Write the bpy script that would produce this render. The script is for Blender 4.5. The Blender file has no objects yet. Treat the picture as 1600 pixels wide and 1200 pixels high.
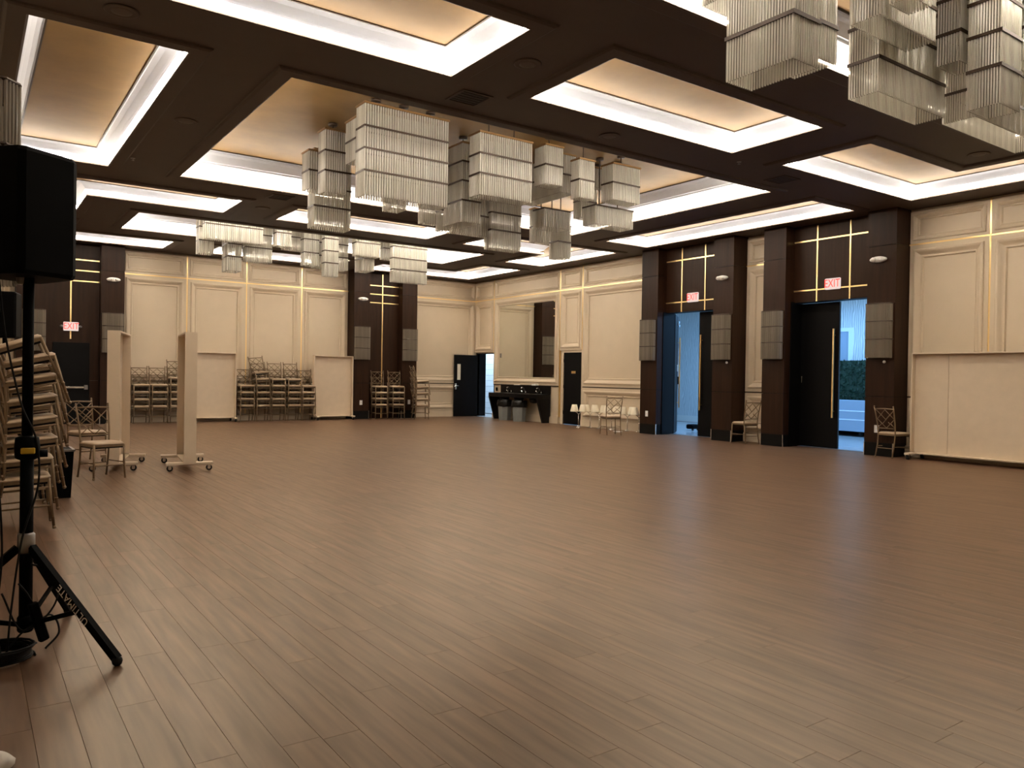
import bpy, math, random
from mathutils import Vector, Matrix
random.seed(7)
PI = math.pi
R = math.radians
sc = bpy.context.scene
COL = sc.collection

# ------------------------------------------------------------------ camera
cam_d = bpy.data.cameras.new('camera')
cam = bpy.data.objects.new('camera', cam_d); COL.objects.link(cam)
F_PX, YAW, PITCH, ROLL = 1215.5, R(35.163), R(-0.532), R(0.895)
cam_d.sensor_fit = 'HORIZONTAL'; cam_d.sensor_width = 36.0
cam_d.lens = F_PX / 1600 * 36.0
cam_d.clip_start = 0.05; cam_d.clip_end = 200
fw = Vector((math.sin(YAW)*math.cos(PITCH), math.cos(YAW)*math.cos(PITCH), math.sin(PITCH)))
rt = Vector((math.cos(YAW), -math.sin(YAW), 0)); up = rt.cross(fw)
r2 = rt*math.cos(ROLL) + up*math.sin(ROLL); u2 = up*math.cos(ROLL) - rt*math.sin(ROLL)
mw = Matrix((r2, u2, -fw)).transposed().to_4x4(); mw.translation = Vector((0, 0, 1.36))
cam.matrix_world = mw
sc.camera = cam

# ------------------------------------------------------------------ world, exposure, sampling
w = bpy.data.worlds.new('world'); sc.world = w; w.use_nodes = True
w.node_tree.nodes['Background'].inputs[0].default_value = (0.6, 0.75, 1.0, 1)
w.node_tree.nodes['Background'].inputs[1].default_value = 0.3
vs = sc.view_settings
vs.view_transform = 'Standard'; vs.look = 'None'; vs.gamma = 1.0; vs.use_curve_mapping = False
vs.exposure = 0.22
sc.cycles.transparent_max_bounces = 32
sc.cycles.max_bounces = 10
sc.cycles.diffuse_bounces = 5
sc.cycles.glossy_bounces = 4
sc.cycles.transmission_bounces = 6
sc.cycles.sample_clamp_indirect = 40.0
sc.cycles.caustics_reflective = False
sc.cycles.caustics_refractive = False
LED_POWER = 42.0          # tape lying in the trough, washes the cove
EDGE_POWER = 84.0        # added strip at the lip, put in to light the room
LED_COL = (1.0, 0.87, 0.70, 1)

def area_light(name, loc, rot, sx, sy, power, col):
    l = bpy.data.lights.new(name, 'AREA'); l.shape = 'RECTANGLE'; l.size = sx; l.size_y = sy
    l.energy = power; l.color = col
    o = bpy.data.objects.new(name, l); COL.objects.link(o)
    o.location = loc; o.rotation_euler = rot
    return o
# daylight of the lobby, and the strip lamp of the service corridor
area_light('lobby_daylight', (16.8, 5.62, 1.9), (R(90), 0, 0), 3.6, 2.6, 330, (0.30, 0.60, 1.0))
area_light('lobby_added_fill', (16.9, 13.0, 3.5), (0, 0, 0), 2.0, 5.0, 230, (0.22, 0.52, 1.0))  # added overhead fill standing in for lobby daylight, no fixture there
area_light('corridor_lamp', (15.2, 23.2, 2.9), (0, 0, 0), 0.5, 1.8, 46, (0.66, 0.84, 1.0))

# ------------------------------------------------------------------ materials
MATS = {}
def nt(name):
    m = bpy.data.materials.new(name); m.use_nodes = True
    n = m.node_tree; b = n.nodes['Principled BSDF']
    MATS[name] = m
    return m, n, b
def mat(name, col, rough=0.5, metal=0.0, spec=0.5, noise=0.0, nscale=8.0, bump=0.0, stretch=(1, 1, 1)):
    m, n, b = nt(name)
    b.inputs['Roughness'].default_value = rough; b.inputs['Metallic'].default_value = metal
    b.inputs['Specular IOR Level'].default_value = spec
    b.inputs['Base Color'].default_value = (*col, 1)
    if noise or bump:
        tc = n.nodes.new('ShaderNodeTexCoord'); mp = n.nodes.new('ShaderNodeMapping')
        mp.inputs['Scale'].default_value = stretch
        nz = n.nodes.new('ShaderNodeTexNoise'); nz.inputs['Scale'].default_value = nscale
        nz.inputs['Detail'].default_value = 5
        n.links.new(tc.outputs['Object'], mp.inputs[0]); n.links.new(mp.outputs[0], nz.inputs['Vector'])
        if noise:
            cr = n.nodes.new('ShaderNodeValToRGB')
            cr.color_ramp.elements[0].position = 0.3; cr.color_ramp.elements[1].position = 0.7
            cr.color_ramp.elements[0].color = (*[c*(1-noise) for c in col], 1)
            cr.color_ramp.elements[1].color = (*[min(1, c*(1+noise)) for c in col], 1)
            n.links.new(nz.outputs[0], cr.inputs[0]); n.links.new(cr.outputs[0], b.inputs['Base Color'])
        if bump:
            bp = n.nodes.new('ShaderNodeBump'); bp.inputs['Strength'].default_value = bump
            bp.inputs['Distance'].default_value = 0.01
            n.links.new(nz.outputs[0], bp.inputs['Height']); n.links.new(bp.outputs[0], b.inputs['Normal'])
    return m
def emit(name, col, strength):
    m = bpy.data.materials.new(name); m.use_nodes = True; n = m.node_tree
    n.nodes.clear(); e = n.nodes.new('ShaderNodeEmission'); o = n.nodes.new('ShaderNodeOutputMaterial')
    e.inputs[0].default_value = col; e.inputs[1].default_value = strength
    n.links.new(e.outputs[0], o.inputs[0]); MATS[name] = m
    return m

CREAM = mat('cream_paint', (0.62, 0.51, 0.37), 0.45, noise=0.02, nscale=3)
FLAT = mat('cream_board', (0.66, 0.54, 0.40), 0.5, noise=0.03, nscale=6)
CEIL = mat('dark_brown_ceiling_paint', (0.058, 0.038, 0.028), 0.6, noise=0.05, nscale=4)
COVE = mat('white_cove_paint', (0.78, 0.82, 0.90), 0.5)
GOLDP = mat('champagne_gold_ceiling_panel', (0.255, 0.150, 0.050), 0.5, metal=0.2, spec=0.2, noise=0.14, nscale=2.2)
WOOD = mat('dark_walnut_veneer', (0.026, 0.0108, 0.0050), 0.42, spec=0.16, noise=0.22, nscale=3, stretch=(5, 5, 0.35))
BLACKW = mat('black_plinth', (0.0035, 0.003, 0.003), 0.5, spec=0.15)
BRASS = mat('polished_brass', (0.95, 0.70, 0.32), 0.30, metal=1.0)
BRONZE = mat('antique_bronze', (0.045, 0.026, 0.014), 0.45, metal=0.3)
BRONZEL = mat('brushed_bronze_plate', (0.30, 0.18, 0.08), 0.42, metal=0.85)
CHROME = mat('chrome', (0.75, 0.76, 0.78), 0.18, metal=1.0)
CHAMP = mat('champagne_metal', (0.21, 0.145, 0.085), 0.42, metal=0.45, noise=0.1, nscale=30)
CUSH = mat('cream_vinyl_cushion', (0.50, 0.38, 0.26), 0.5, noise=0.04, nscale=14)
BLACK = mat('black_door_paint', (0.0030, 0.0028, 0.0032), 0.5, spec=0.12)
BLKP = mat('black_plastic', (0.0016, 0.0016, 0.0017), 0.6, spec=0.05)
RUBBER = mat('black_rubber', (0.006, 0.006, 0.006), 0.6, spec=0.2)
WHITEP = mat('white_plastic', (0.75, 0.73, 0.70), 0.4)
GREYP = mat('grey_can_plastic', (0.20, 0.21, 0.205), 0.5, noise=0.05)
BAG = mat('black_bin_liner', (0.004, 0.004, 0.004), 0.35, spec=0.3)
SHADE = mat('white_lamp_shade', (0.70, 0.63, 0.50), 0.8, spec=0.1)
STONE = mat('black_stone', (0.004, 0.0036, 0.004), 0.3, spec=0.2)
MIRROR = mat('mirror_silver', (0.86, 0.88, 0.84), 0.02, metal=1.0)
SEAM = mat('dark_seam', (0.05, 0.035, 0.025), 0.6)
GRILLE = mat('dark_vent_grille', (0.02, 0.015, 0.012), 0.6)
SPKG = mat('ceiling_speaker_grille', (0.075, 0.05, 0.038), 0.55)
BRICKW = mat('white_block_paint', (0.72, 0.76, 0.80), 0.5, bump=0.2, nscale=20)
HEDGE = mat('dark_green_hedge', (0.012, 0.035, 0.016), 0.6, noise=0.6, nscale=30)
COUNT = mat('pale_counter_panel', (0.30, 0.36, 0.45), 0.5)
LOBF = mat('lobby_tile', (0.42, 0.44, 0.46), 0.15)
REDL = emit('exit_letter_red', (1.0, 0.04, 0.03, 1), 3.0)
EXITW = emit('exit_face', (1.0, 0.80, 0.72, 1), 0.75)
LED = emit('led_strip_warm_white', LED_COL, LED_POWER)
LEDD = emit('led_strip_dim', LED_COL, LED_POWER*0.10)
EDGE = emit('added_room_strip', LED_COL, EDGE_POWER)
CLOTH = mat('pale_cloth', (0.62, 0.58, 0.52), 0.8, bump=0.4, nscale=20)
YEL = mat('yellow_label', (0.55, 0.36, 0.02), 0.5)
SILV = mat('grey_metal', (0.30, 0.29, 0.28), 0.35, metal=0.9)
PRINT = mat('white_print', (0.75, 0.72, 0.66), 0.5)
WGLASS = mat('door_light_glass', (0.75, 0.72, 0.60), 0.1)

# wavy wallpaper of the lobby
m, n, b = nt('wave_wallpaper')
tc = n.nodes.new('ShaderNodeTexCoord'); mp = n.nodes.new('ShaderNodeMapping'); wv = n.nodes.new('ShaderNodeTexWave')
mp.inputs['Scale'].default_value = (1, 1, 0.35)
wv.bands_direction = 'Y'; wv.inputs['Scale'].default_value = 5.5; wv.inputs['Distortion'].default_value = 7.0
wv.inputs['Detail'].default_value = 2
cr = n.nodes.new('ShaderNodeValToRGB')
cr.color_ramp.elements[0].color = (0.45, 0.46, 0.47, 1); cr.color_ramp.elements[1].color = (0.78, 0.79, 0.80, 1)
n.links.new(tc.outputs['Object'], mp.inputs[0]); n.links.new(mp.outputs[0], wv.inputs['Vector'])
n.links.new(wv.outputs[0], cr.inputs[0]); n.links.new(cr.outputs[0], b.inputs['Base Color'])
WAVE = m

# crystal rods: clear glass seen as part see-through, part glint, part milky body; refracted dark edges painted by view angle
m = bpy.data.materials.new('crystal_rod'); m.use_nodes = True; n = m.node_tree; n.nodes.clear()
out = n.nodes.new('ShaderNodeOutputMaterial')
tr = n.nodes.new('ShaderNodeBsdfTransparent'); tr.inputs[0].default_value = (0.93, 0.92, 0.89, 1)
gl = n.nodes.new('ShaderNodeBsdfGlossy'); gl.inputs[0].default_value = (0.95, 0.93, 0.88, 1); gl.inputs['Roughness'].default_value = 0.25
df = n.nodes.new('ShaderNodeBsdfDiffuse'); tl = n.nodes.new('ShaderNodeBsdfTranslucent')
lw = n.nodes.new('ShaderNodeLayerWeight'); lw.inputs[0].default_value = 0.5
ec = n.nodes.new('ShaderNodeValToRGB')
ec.color_ramp.elements[0].position = 0.10; ec.color_ramp.elements[0].color = (0.97, 0.94, 0.84, 1)
ec.color_ramp.elements[1].position = 0.72; ec.color_ramp.elements[1].color = (0.14, 0.12, 0.095, 1)  # dark edge colour stands in for refraction at the rod sides
mx1 = n.nodes.new('ShaderNodeMixShader'); mx1.inputs[0].default_value = 0.55
mx2 = n.nodes.new('ShaderNodeMixShader'); mx2.inputs[0].default_value = 0.07
mx3 = n.nodes.new('ShaderNodeMixShader')
mr = n.nodes.new('ShaderNodeMapRange')
mr.inputs[3].default_value = 0.70; mr.inputs[4].default_value = 0.92
n.links.new(lw.outputs['Facing'], mr.inputs[0]); n.links.new(lw.outputs['Facing'], ec.inputs[0])
n.links.new(ec.outputs[0], df.inputs[0]); n.links.new(ec.outputs[0], tl.inputs[0])
n.links.new(df.outputs[0], mx1.inputs[1]); n.links.new(tl.outputs[0], mx1.inputs[2])
n.links.new(mx1.outputs[0], mx2.inputs[1]); n.links.new(gl.outputs[0], mx2.inputs[2])
n.links.new(mr.outputs[0], mx3.inputs[0]); n.links.new(tr.outputs[0], mx3.inputs[1]); n.links.new(mx2.outputs[0], mx3.inputs[2])
n.links.new(mx3.outputs[0], out.inputs[0])
ROD = m
SROD = m.copy(); SROD.name = 'darker_crystal_rod'  # darker copy of the rod material for the sconces
for q in SROD.node_tree.nodes:
    if q.type == 'VALTORGB':
        q.color_ramp.elements[0].color = (0.52, 0.45, 0.36, 1); q.color_ramp.elements[1].color = (0.10, 0.08, 0.06, 1)

# floor planks: brown wood-look vinyl
m, n, b = nt('brown_wood_plank')
geo = n.nodes.new('ShaderNodeNewGeometry'); oi = n.nodes.new('ShaderNodeObjectInfo')
ad = n.nodes.new('ShaderNodeMath'); ad.operation = 'ADD'; fr = n.nodes.new('ShaderNodeMath'); fr.operation = 'FRACT'
n.links.new(geo.outputs['Random Per Island'], ad.inputs[0]); n.links.new(oi.outputs['Random'], ad.inputs[1]); n.links.new(ad.outputs[0], fr.inputs[0])
mp = n.nodes.new('ShaderNodeMapping'); mp.inputs['Scale'].default_value = (11, 0.8, 1)
cb = n.nodes.new('ShaderNodeCombineXYZ'); sc10 = n.nodes.new('ShaderNodeMath'); sc10.operation = 'MULTIPLY'; sc10.inputs[1].default_value = 37.0
n.links.new(fr.outputs[0], sc10.inputs[0]); n.links.new(sc10.outputs[0], cb.inputs[2]); 
va = n.nodes.new('ShaderNodeVectorMath'); va.operation = 'ADD'
n.links.new(geo.outputs['Position'], mp.inputs[0]); n.links.new(mp.outputs[0], va.inputs[0]); n.links.new(cb.outputs[0], va.inputs[1])
nz = n.nodes.new('ShaderNodeTexNoise'); nz.inputs['Scale'].default_value = 2.0; nz.inputs['Detail'].default_value = 2.5; nz.inputs['Roughness'].default_value = 0.5
n.links.new(va.outputs[0], nz.inputs['Vector'])
cr = n.nodes.new('ShaderNodeValToRGB')
cr.color_ramp.elements[0].position = 0.28; cr.color_ramp.elements[0].color = (0.068, 0.035, 0.0205, 1)
cr.color_ramp.elements[1].position = 0.74; cr.color_ramp.elements[1].color = (0.146, 0.080, 0.048, 1)
n.links.new(nz.outputs[0], cr.inputs[0])
hs = n.nodes.new('ShaderNodeHueSaturation')
vr = n.nodes.new('ShaderNodeMapRange'); vr.inputs[3].default_value = 0.92; vr.inputs[4].default_value = 1.08
n.links.new(fr.outputs[0], vr.inputs[0]); n.links.new(vr.outputs[0], hs.inputs['Value']); n.links.new(cr.outputs[0], hs.inputs['Color'])
rr = n.nodes.new('ShaderNodeMapRange'); rr.inputs[3].default_value = 0.23; rr.inputs[4].default_value = 0.33
n.links.new(nz.outputs[0], rr.inputs[0])
dfl = n.nodes.new('ShaderNodeBsdfDiffuse'); gfl = n.nodes.new('ShaderNodeBsdfGlossy'); gfl.inputs[0].default_value = (1.0, 0.89, 0.74, 1); mfl = n.nodes.new('ShaderNodeMixShader')
lwf = n.nodes.new('ShaderNodeLayerWeight'); lwf.inputs[0].default_value = 0.25
mrf = n.nodes.new('ShaderNodeMapRange'); mrf.inputs[3].default_value = 0.09; mrf.inputs[4].default_value = 0.34
n.links.new(hs.outputs[0], dfl.inputs[0]); gfl.inputs['Roughness'].default_value = 0.30
n.links.new(lwf.outputs['Fresnel'], mrf.inputs[0]); n.links.new(mrf.outputs[0], mfl.inputs[0])
n.links.new(dfl.outputs[0], mfl.inputs[1]); n.links.new(gfl.outputs[0], mfl.inputs[2])
n.links.new(mfl.outputs[0], n.nodes['Material Output'].inputs[0]); n.nodes.remove(b)
PLANK = m

# ------------------------------------------------------------------ mesh helpers
class MB:
    def __init__(s): s.v = []; s.f = []
    def add(s, vs, fs):
        o = len(s.v); s.v += [tuple(v) for v in vs]; s.f += [tuple(i+o for i in f) for f in fs]; return s
    def box(s, x0, x1, y0, y1, z0, z1):
        vs = [(x0,y0,z0),(x1,y0,z0),(x1,y1,z0),(x0,y1,z0),(x0,y0,z1),(x1,y0,z1),(x1,y1,z1),(x0,y1,z1)]
        return s.add(vs, [(0,3,2,1),(4,5,6,7),(0,1,5,4),(1,2,6,5),(2,3,7,6),(3,0,4,7)])
    def cbox(s, x0, x1, y0, y1, z0, z1, c=0.01):
        # chamfered box: chamfer all vertical edges and the top and bottom rims
        def ring(i, z): 
            a0, a1, b0, b1 = x0+i, x1-i, y0+i, y1-i
            return [(a0+c,b0,z),(a1-c,b0,z),(a1,b0+c,z),(a1,b1-c,z),(a1-c,b1,z),(a0+c,b1,z),(a0,b1-c,z),(a0,b0+c,z)]
        rs = [ring(c, z0), ring(0, z0+c), ring(0, z1-c), ring(c, z1)]
        vs = sum(rs, []); fs = [tuple(range(7,-1,-1)), tuple(range(24,32))]
        for k in range(3):
            for i in range(8):
                j = (i+1) % 8; fs.append((k*8+i, k*8+j, k*8+8+j, k*8+8+i))
        return s.add(vs, fs)
    def prism(s, pts, z0, z1):
        k = len(pts); vs = [(x,y,z0) for x,y in pts] + [(x,y,z1) for x,y in pts]
        fs = [tuple(range(k-1,-1,-1)), tuple(range(k,2*k))] + [(i,(i+1)%k,k+(i+1)%k,k+i) for i in range(k)]
        return s.add(vs, fs)
    def loft(s, rings, cap0=True, cap1=True, closed=True):
        k = len(rings[0]); vs = [p for r in rings for p in r]; fs = []
        for a in range(len(rings)-1):
            for i in range(k if closed else k-1):
                j = (i+1) % k; fs.append((a*k+i, a*k+j, a*k+k+j, a*k+k+i))
        if cap0: fs.append(tuple(range(k-1,-1,-1)))
        if cap1: fs.append(tuple(range((len(rings)-1)*k, len(rings)*k)))
        return s.add(vs, fs)
    def lathe(s, prof, n=16, c=(0,0,0)):
        rings = [[(c[0]+r*math.cos(2*PI*i/n), c[1]+r*math.sin(2*PI*i/n), c[2]+z) for i in range(n)] for r, z in prof]
        return s.loft(rings)
    def tube(s, pts, r, n=8, r1=None):
        pts = [Vector(p) for p in pts]; rings = []; N = len(pts); prev = None
        for i, p in enumerate(pts):
            d = (pts[min(i+1,N-1)] - pts[max(i-1,0)]).normalized()
            if prev is None:
                a = Vector((0,0,1)) if abs(d.z) < 0.9 else Vector((1,0,0))
                u = d.cross(a).normalized()
            else:
                u = (prev - d*prev.dot(d)).normalized()
            prev = u; v = d.cross(u)
            rad = r if r1 is None else r + (r1-r)*i/(N-1)
            rings.append([tuple(p + u*rad*math.cos(2*PI*k/n) + v*rad*math.sin(2*PI*k/n)) for k in range(n)])
        return s.loft(rings)
    def bar(s, a, b, wx, wz):
        # rectangular bar from a to b
        a, b = Vector(a), Vector(b); d = (b-a).normalized()
        ref = Vector((0,0,1)) if abs(d.z) < 0.9 else Vector((0,1,0))
        u = d.cross(ref).normalized(); v = d.cross(u)
        q = [(-1,-1),(1,-1),(1,1),(-1,1)]
        return s.loft([[tuple(p + u*wx/2*i + v*wz/2*j) for i, j in q] for p in (a, b)])
    def sphere(s, c, r, n=10, m_=6, sz=1.0):
        prof = [(max(1e-4, r*math.sin(PI*k/m_)), -r*sz*math.cos(PI*k/m_)) for k in range(m_+1)]
        return s.lathe(prof, n, c)
    def xf(s, M):
        s.v = [tuple(M @ Vector(v)) for v in s.v]; return s
    def mesh(s, name, material, smooth=False):
        me = bpy.data.meshes.new(name); me.from_pydata(s.v, [], s.f); me.update()
        if material: me.materials.append(material)
        if smooth:
            for p in me.polygons: p.use_smooth = True
        return me
    def build(s, name, material, parent=None, smooth=False, kind=None, label=None):
        return link(name, s.mesh(name, material, smooth), parent, kind, label)
def link(name, me, parent=None, kind=None, label=None, loc=None, rot=None):
    o = bpy.data.objects.new(name, me); COL.objects.link(o)
    if parent is not None: o.parent = parent
    if kind: o['kind'] = kind
    if label: o['label'] = label
    if loc is not None: o.location = loc
    if rot is not None: o.rotation_euler = rot
    return o
def thing(name, label, cat, loc=(0,0,0), rot=(0,0,0), group=None):
    o = bpy.data.objects.new(name, None); COL.objects.link(o); o.empty_display_size = 0.2
    o.location = loc; o.rotation_euler = rot
    o['label'] = label; o['category'] = cat
    if group: o['group'] = group
    return o
def tag(o, label, cat, group=None):
    o['label'] = label; o['category'] = cat
    if group: o['group'] = group
    return o
def structure(o, label=None):
    o['kind'] = 'structure'
    if label: o['label'] = label
    return o
def copy_tree(src, parent=None):
    c = src.copy(); COL.objects.link(c); c.parent = parent
    for ch in list(src.children): copy_tree(ch, c)
    return c
def text_mesh(name, body, size, material, parent, M, extrude=0.002, label=None):
    cu = bpy.data.curves.new(name, 'FONT'); cu.body = body; cu.size = size; cu.extrude = extrude
    cu.align_x = 'CENTER'; cu.align_y = 'CENTER'
    t = bpy.data.objects.new(name, cu); COL.objects.link(t)
    dg = bpy.context.evaluated_depsgraph_get(); me = bpy.data.meshes.new_from_object(t.evaluated_get(dg))
    bpy.data.objects.remove(t); me.materials.clear(); me.materials.append(material); me.transform(M)
    return link(name, me, parent, None, label)

# ------------------------------------------------------------------ dimensions
XR, XL, YB, YN, H = 14.32, -0.42, 22.55, -0.80, 4.527
PILF = 0.49                                   # pilasters stand this far proud of the walls
ZC = H + 0.03                                 # ceiling plane; trim rings hang to H

# ------------------------------------------------------------------ floor
floor = MB().box(XL-0.3, XR+0.05, YN-0.3, YB+0.05, -0.10, -0.012).build('floor', SEAM)
structure(floor, 'brown wood-look plank floor of the ballroom')
PW, PLN = 0.147, 1.22
x_first = 0.367 - PW*6
def in_view(x, y):
    d = Vector((x, y, -1.36)); a = d.dot(r2); bb = d.dot(fw); c = d.dot(u2)
    if bb < 0.3: return 0
    px = 800 + F_PX*a/bb; py = 600 - F_PX*c/bb
    if px < -90 or px > 1690 or py > 1290: return 0
    return 1.0/bb**3
plist = []
k = 0
while x_first + k*PW < XR:
    x0 = max(XL, x_first + k*PW); x1 = min(XR, x_first + (k+1)*PW)
    y = YN - random.random()*PLN
    while y < YB:
        a, b_ = max(y, YN), min(y+PLN, YB)
        if b_ - a > 0.05: plist.append((in_view((x0+x1)/2, (a+b_)/2), x0, x1, a, b_))
        y += PLN
    k += 1
if x_first > XL: pass
plist.sort(key=lambda t: -t[0])
def plank_geo(mb, x0, x1, y0, y1):
    g, c = 0.0004, 0.0008
    a0, a1, b0, b1 = x0+g, x1-g, y0+g, y1-g
    vs = [(a0,b0,-0.012),(a1,b0,-0.012),(a1,b1,-0.012),(a0,b1,-0.012),
          (a0,b0,-c),(a1,b0,-c),(a1,b1,-c),(a0,b1,-c),
          (a0+c,b0+c,0),(a1-c,b0+c,0),(a1-c,b1-c,0),(a0+c,b1-c,0)]
    fs = [(8,9,10,11)]
    for s_ in (0, 4):
        fs += [(s_+0,s_+1,s_+5,s_+4),(s_+1,s_+2,s_+6,s_+5),(s_+2,s_+3,s_+7,s_+6),(s_+3,s_+0,s_+4,s_+7)]
    mb.add(vs, fs)
cache = {}
rest = MB()
for i, (s_, x0, x1, y0, y1) in enumerate(plist):
    if i < 300:
        key = (round(x1-x0, 3), round(y1-y0, 3))
        if key not in cache:
            mb = MB(); plank_geo(mb, -key[0]/2, key[0]/2, -key[1]/2, key[1]/2); cache[key] = mb.mesh('floor_plank', PLANK)
        link('floor_plank', cache[key], floor, loc=((x0+x1)/2, (y0+y1)/2, 0))
    else:
        plank_geo(rest, x0, x1, y0, y1)
rest.build('floor_planks_beyond', PLANK, floor, kind='stuff', label='further brown floor planks running to the far walls')

# ------------------------------------------------------------------ ceiling with trays
def rect(x0, x1, y0, y1): return [(x0,y0),(x1,y0),(x1,y1),(x0,y1)]
TRAYS = [  # polygon (counter-clockwise), kind, label
 (rect(0.45,1.80,8.24,13.55), 't'), (rect(12.15,13.46,8.19,13.55), 't'),
 (rect(5.25,8.75,5.77,7.17), 't'), (rect(5.25,8.78,14.67,16.02), 't'), (rect(5.25,8.78,20.38,21.75), 't'), (rect(5.25,8.75,0.0,1.37), 't'),
 ([(0.45,3.96),(1.80,3.96),(1.80,5.77),(4.20,5.77),(4.20,7.17),(0.45,7.17)], 't'),
 ([(12.15,3.96),(13.44,3.96),(13.44,7.12),(9.82,7.12),(9.82,5.76),(12.15,5.76)], 't'),
 ([(0.45,14.67),(4.18,14.67),(4.18,16.02),(1.79,16.02),(1.79,17.78),(0.45,17.78)], 't'),
 ([(9.80,14.65),(13.50,14.65),(13.50,17.78),(12.22,17.78),(12.22,16.05),(9.80,16.05)], 't'),
 ([(0.45,18.90),(1.79,18.90),(1.79,20.38),(4.17,20.38),(4.17,21.72),(0.45,21.72)], 't'),
 ([(12.22,18.86),(13.54,18.86),(13.54,21.78),(9.80,21.78),(9.80,20.42),(12.22,20.42)], 't'),
 ([(0.45,0.0),(4.2,0.0),(4.2,1.37),(0.45,1.37)], 't'), (rect(9.8,13.45,0.0,1.37), 't'),
 (rect(2.85,11.06,8.24,13.50), 'c'), (rect(2.84,11.08,17.08,19.26), 'c'), (rect(2.85,11.06,2.50,4.65), 'c'),
]
def inset(poly, s):
    k = len(poly); out = []
    for i in range(k):
        p0, p1, p2 = poly[i-1], poly[i], poly[(i+1) % k]
        def nrm(a, b):
            dx, dy = b[0]-a[0], b[1]-a[1]; l = math.hypot(dx, dy); return (-dy/l, dx/l)
        n1, n2 = nrm(p0, p1), nrm(p1, p2)
        out.append((p1[0]+s*(n1[0]+n2[0]), p1[1]+s*(n1[1]+n2[1])))
    return out
def inside(poly, x, y):
    c = False; k = len(poly)
    for i in range(k):
        (x1, y1), (x2, y2) = poly[i], poly[(i+1) % k]
        if (y1 > y) != (y2 > y) and x < (x2-x1)*(y-y1)/(y2-y1) + x1: c = not c
    return c
xs = sorted({XL, XR} | {p[0] for t in TRAYS for p in t[0]}); ys = sorted({YN, YB} | {p[1] for t in TRAYS for p in t[0]})
cm = MB()
for i in range(len(xs)-1):
    for j in range(len(ys)-1):
        mx, my = (xs[i]+xs[i+1])/2, (ys[j]+ys[j+1])/2
        if not any(inside(t[0], mx, my) for t in TRAYS):
            cm.add([(xs[i],ys[j],ZC),(xs[i],ys[j+1],ZC),(xs[i+1],ys[j+1],ZC),(xs[i+1],ys[j],ZC)], [(0,1,2,3)])
cm.box(XL-0.3, XR+0.3, YN-0.3, YB+0.3, ZC+0.75, ZC+0.85)
ceiling = structure(cm.build('ceiling', CEIL), 'dark brown ceiling with lit recessed trays')
def ring3(poly, s, z): return [(x, y, z) for x, y in inset(poly, s)]
PROF = {'t': [(-0.10,0.035),(-0.10,0.06),(-0.06,0.095),(0.02,0.115),(0.035,0.13),(0.05,0.15),(0.10,0.20),(0.15,0.225),(0.17,0.225)],
        'c': [(-0.10,0.035),(-0.10,0.07),(-0.05,0.15),(0.05,0.24),(0.09,0.26),(0.095,0.285),(0.12,0.29),(0.14,0.33),(0.17,0.40),(0.20,0.43),(0.20,0.46),(0.22,0.47)]}
for poly, kd in TRAYS:
    prof = PROF[kd]; top = prof[-1]
    cove = MB(); cove.loft([ring3(poly, s, H+z)[::-1] for s, z in prof], cap0=False, cap1=False)
    co = cove.build('tray_cove', COVE, ceiling, label='white curved cove moulding of a ceiling tray')
    pm = MB(); r_ = ring3(poly, top[0]+0.012, H+top[1]+0.004)
    k = len(r_); pm.add(r_, [tuple(range(k-1,-1,-1))]); pm.build('tray_panel', GOLDP, co, label='champagne gold ceiling panel')
    ln = MB(); ln.loft([ring3(poly, top[0]-0.004, H+top[1]-0.006), ring3(poly, top[0]+0.014, H+top[1]-0.006), ring3(poly, top[0]+0.014, H+top[1]+0.003)], False, False)
    ln.build('tray_bead', BRONZE, co)
    tm = MB()
    tm.loft([ring3(poly, -0.20, ZC), ring3(poly, -0.19, H+0.012), ring3(poly, -0.165, H), ring3(poly, -0.02, H), ring3(poly, 0.0, H+0.006), ring3(poly, 0.0, H+0.032),
             ring3(poly, -0.012, H+0.036), ring3(poly, -0.10, H+0.036)], False, False)
    tm.build('trim_ring', CEIL, co, label='dark brown raised trim around a ceiling tray')
    # one led strip per side, lying in the trough behind the lip
    for i in range(k):
        if poly[0][1] == 0.0: continue
        def seg(off): q = inset(poly, off); return q[i], q[(i+1) % k]
        a0, a1 = seg(-0.055)
        dim = (kd == 't' and poly[0][0] == 0.45 and a0[0] == a1[0] and a0[0] < 0.5)
        lm = MB(); lm.bar((*a0, H+0.055), (*a1, H+0.055), 0.022, 0.022)
        lm.build('led_strip', LEDD if dim else LED, co)
        if dim: continue
        a0, a1 = seg(0.010)
        eb = MB(); eb.bar((*a0, H+0.046), (*a1, H+0.046), 0.036, 0.006); bk = eb.build('added_strip_backing', COVE, co)  # added backing, keeps the strip below from lighting the cove
        em = MB(); em.bar((*a0, H+0.041), (*a1, H+0.041), 0.030, 0.004); em.build('added_edge_strip', EDGE, co)  # added glowing strip that lights the room directly

# ceiling fittings
def ceiling_speaker(x, y, lab):
    t = thing('ceiling_speaker', lab, 'ceiling speaker', (x, y, ZC), group='round ceiling speakers')
    MB().lathe([(0.14,0.0),(0.145,-0.006),(0.135,-0.012),(0.118,-0.010)], 28).build('rim', CEIL, t, True)
    MB().lathe([(0.118,-0.002),(0.117,-0.008),(0.06,-0.012),(0.001,-0.013)], 28).build('grille', SPKG, t, True)
for x, y, lab in ((1.12,7.70,'round brown ceiling speaker above the loudspeaker, near the top left corner'),
                  (4.68,6.45,'round ceiling speaker between the top tray and its right-hand neighbour'),
                  (6.94,7.70,'round ceiling speaker just above the right half of the central chandelier'),
                  (2.29,10.56,'round ceiling speaker left of the central chandelier recess'),
                  (11.51,5.16,'round ceiling speaker right of the near chandelier'),
                  (4.71,15.17,'round ceiling speaker beside the dark vent left of the chandelier, far row'),):
    ceiling_speaker(x, y, lab)
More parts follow.
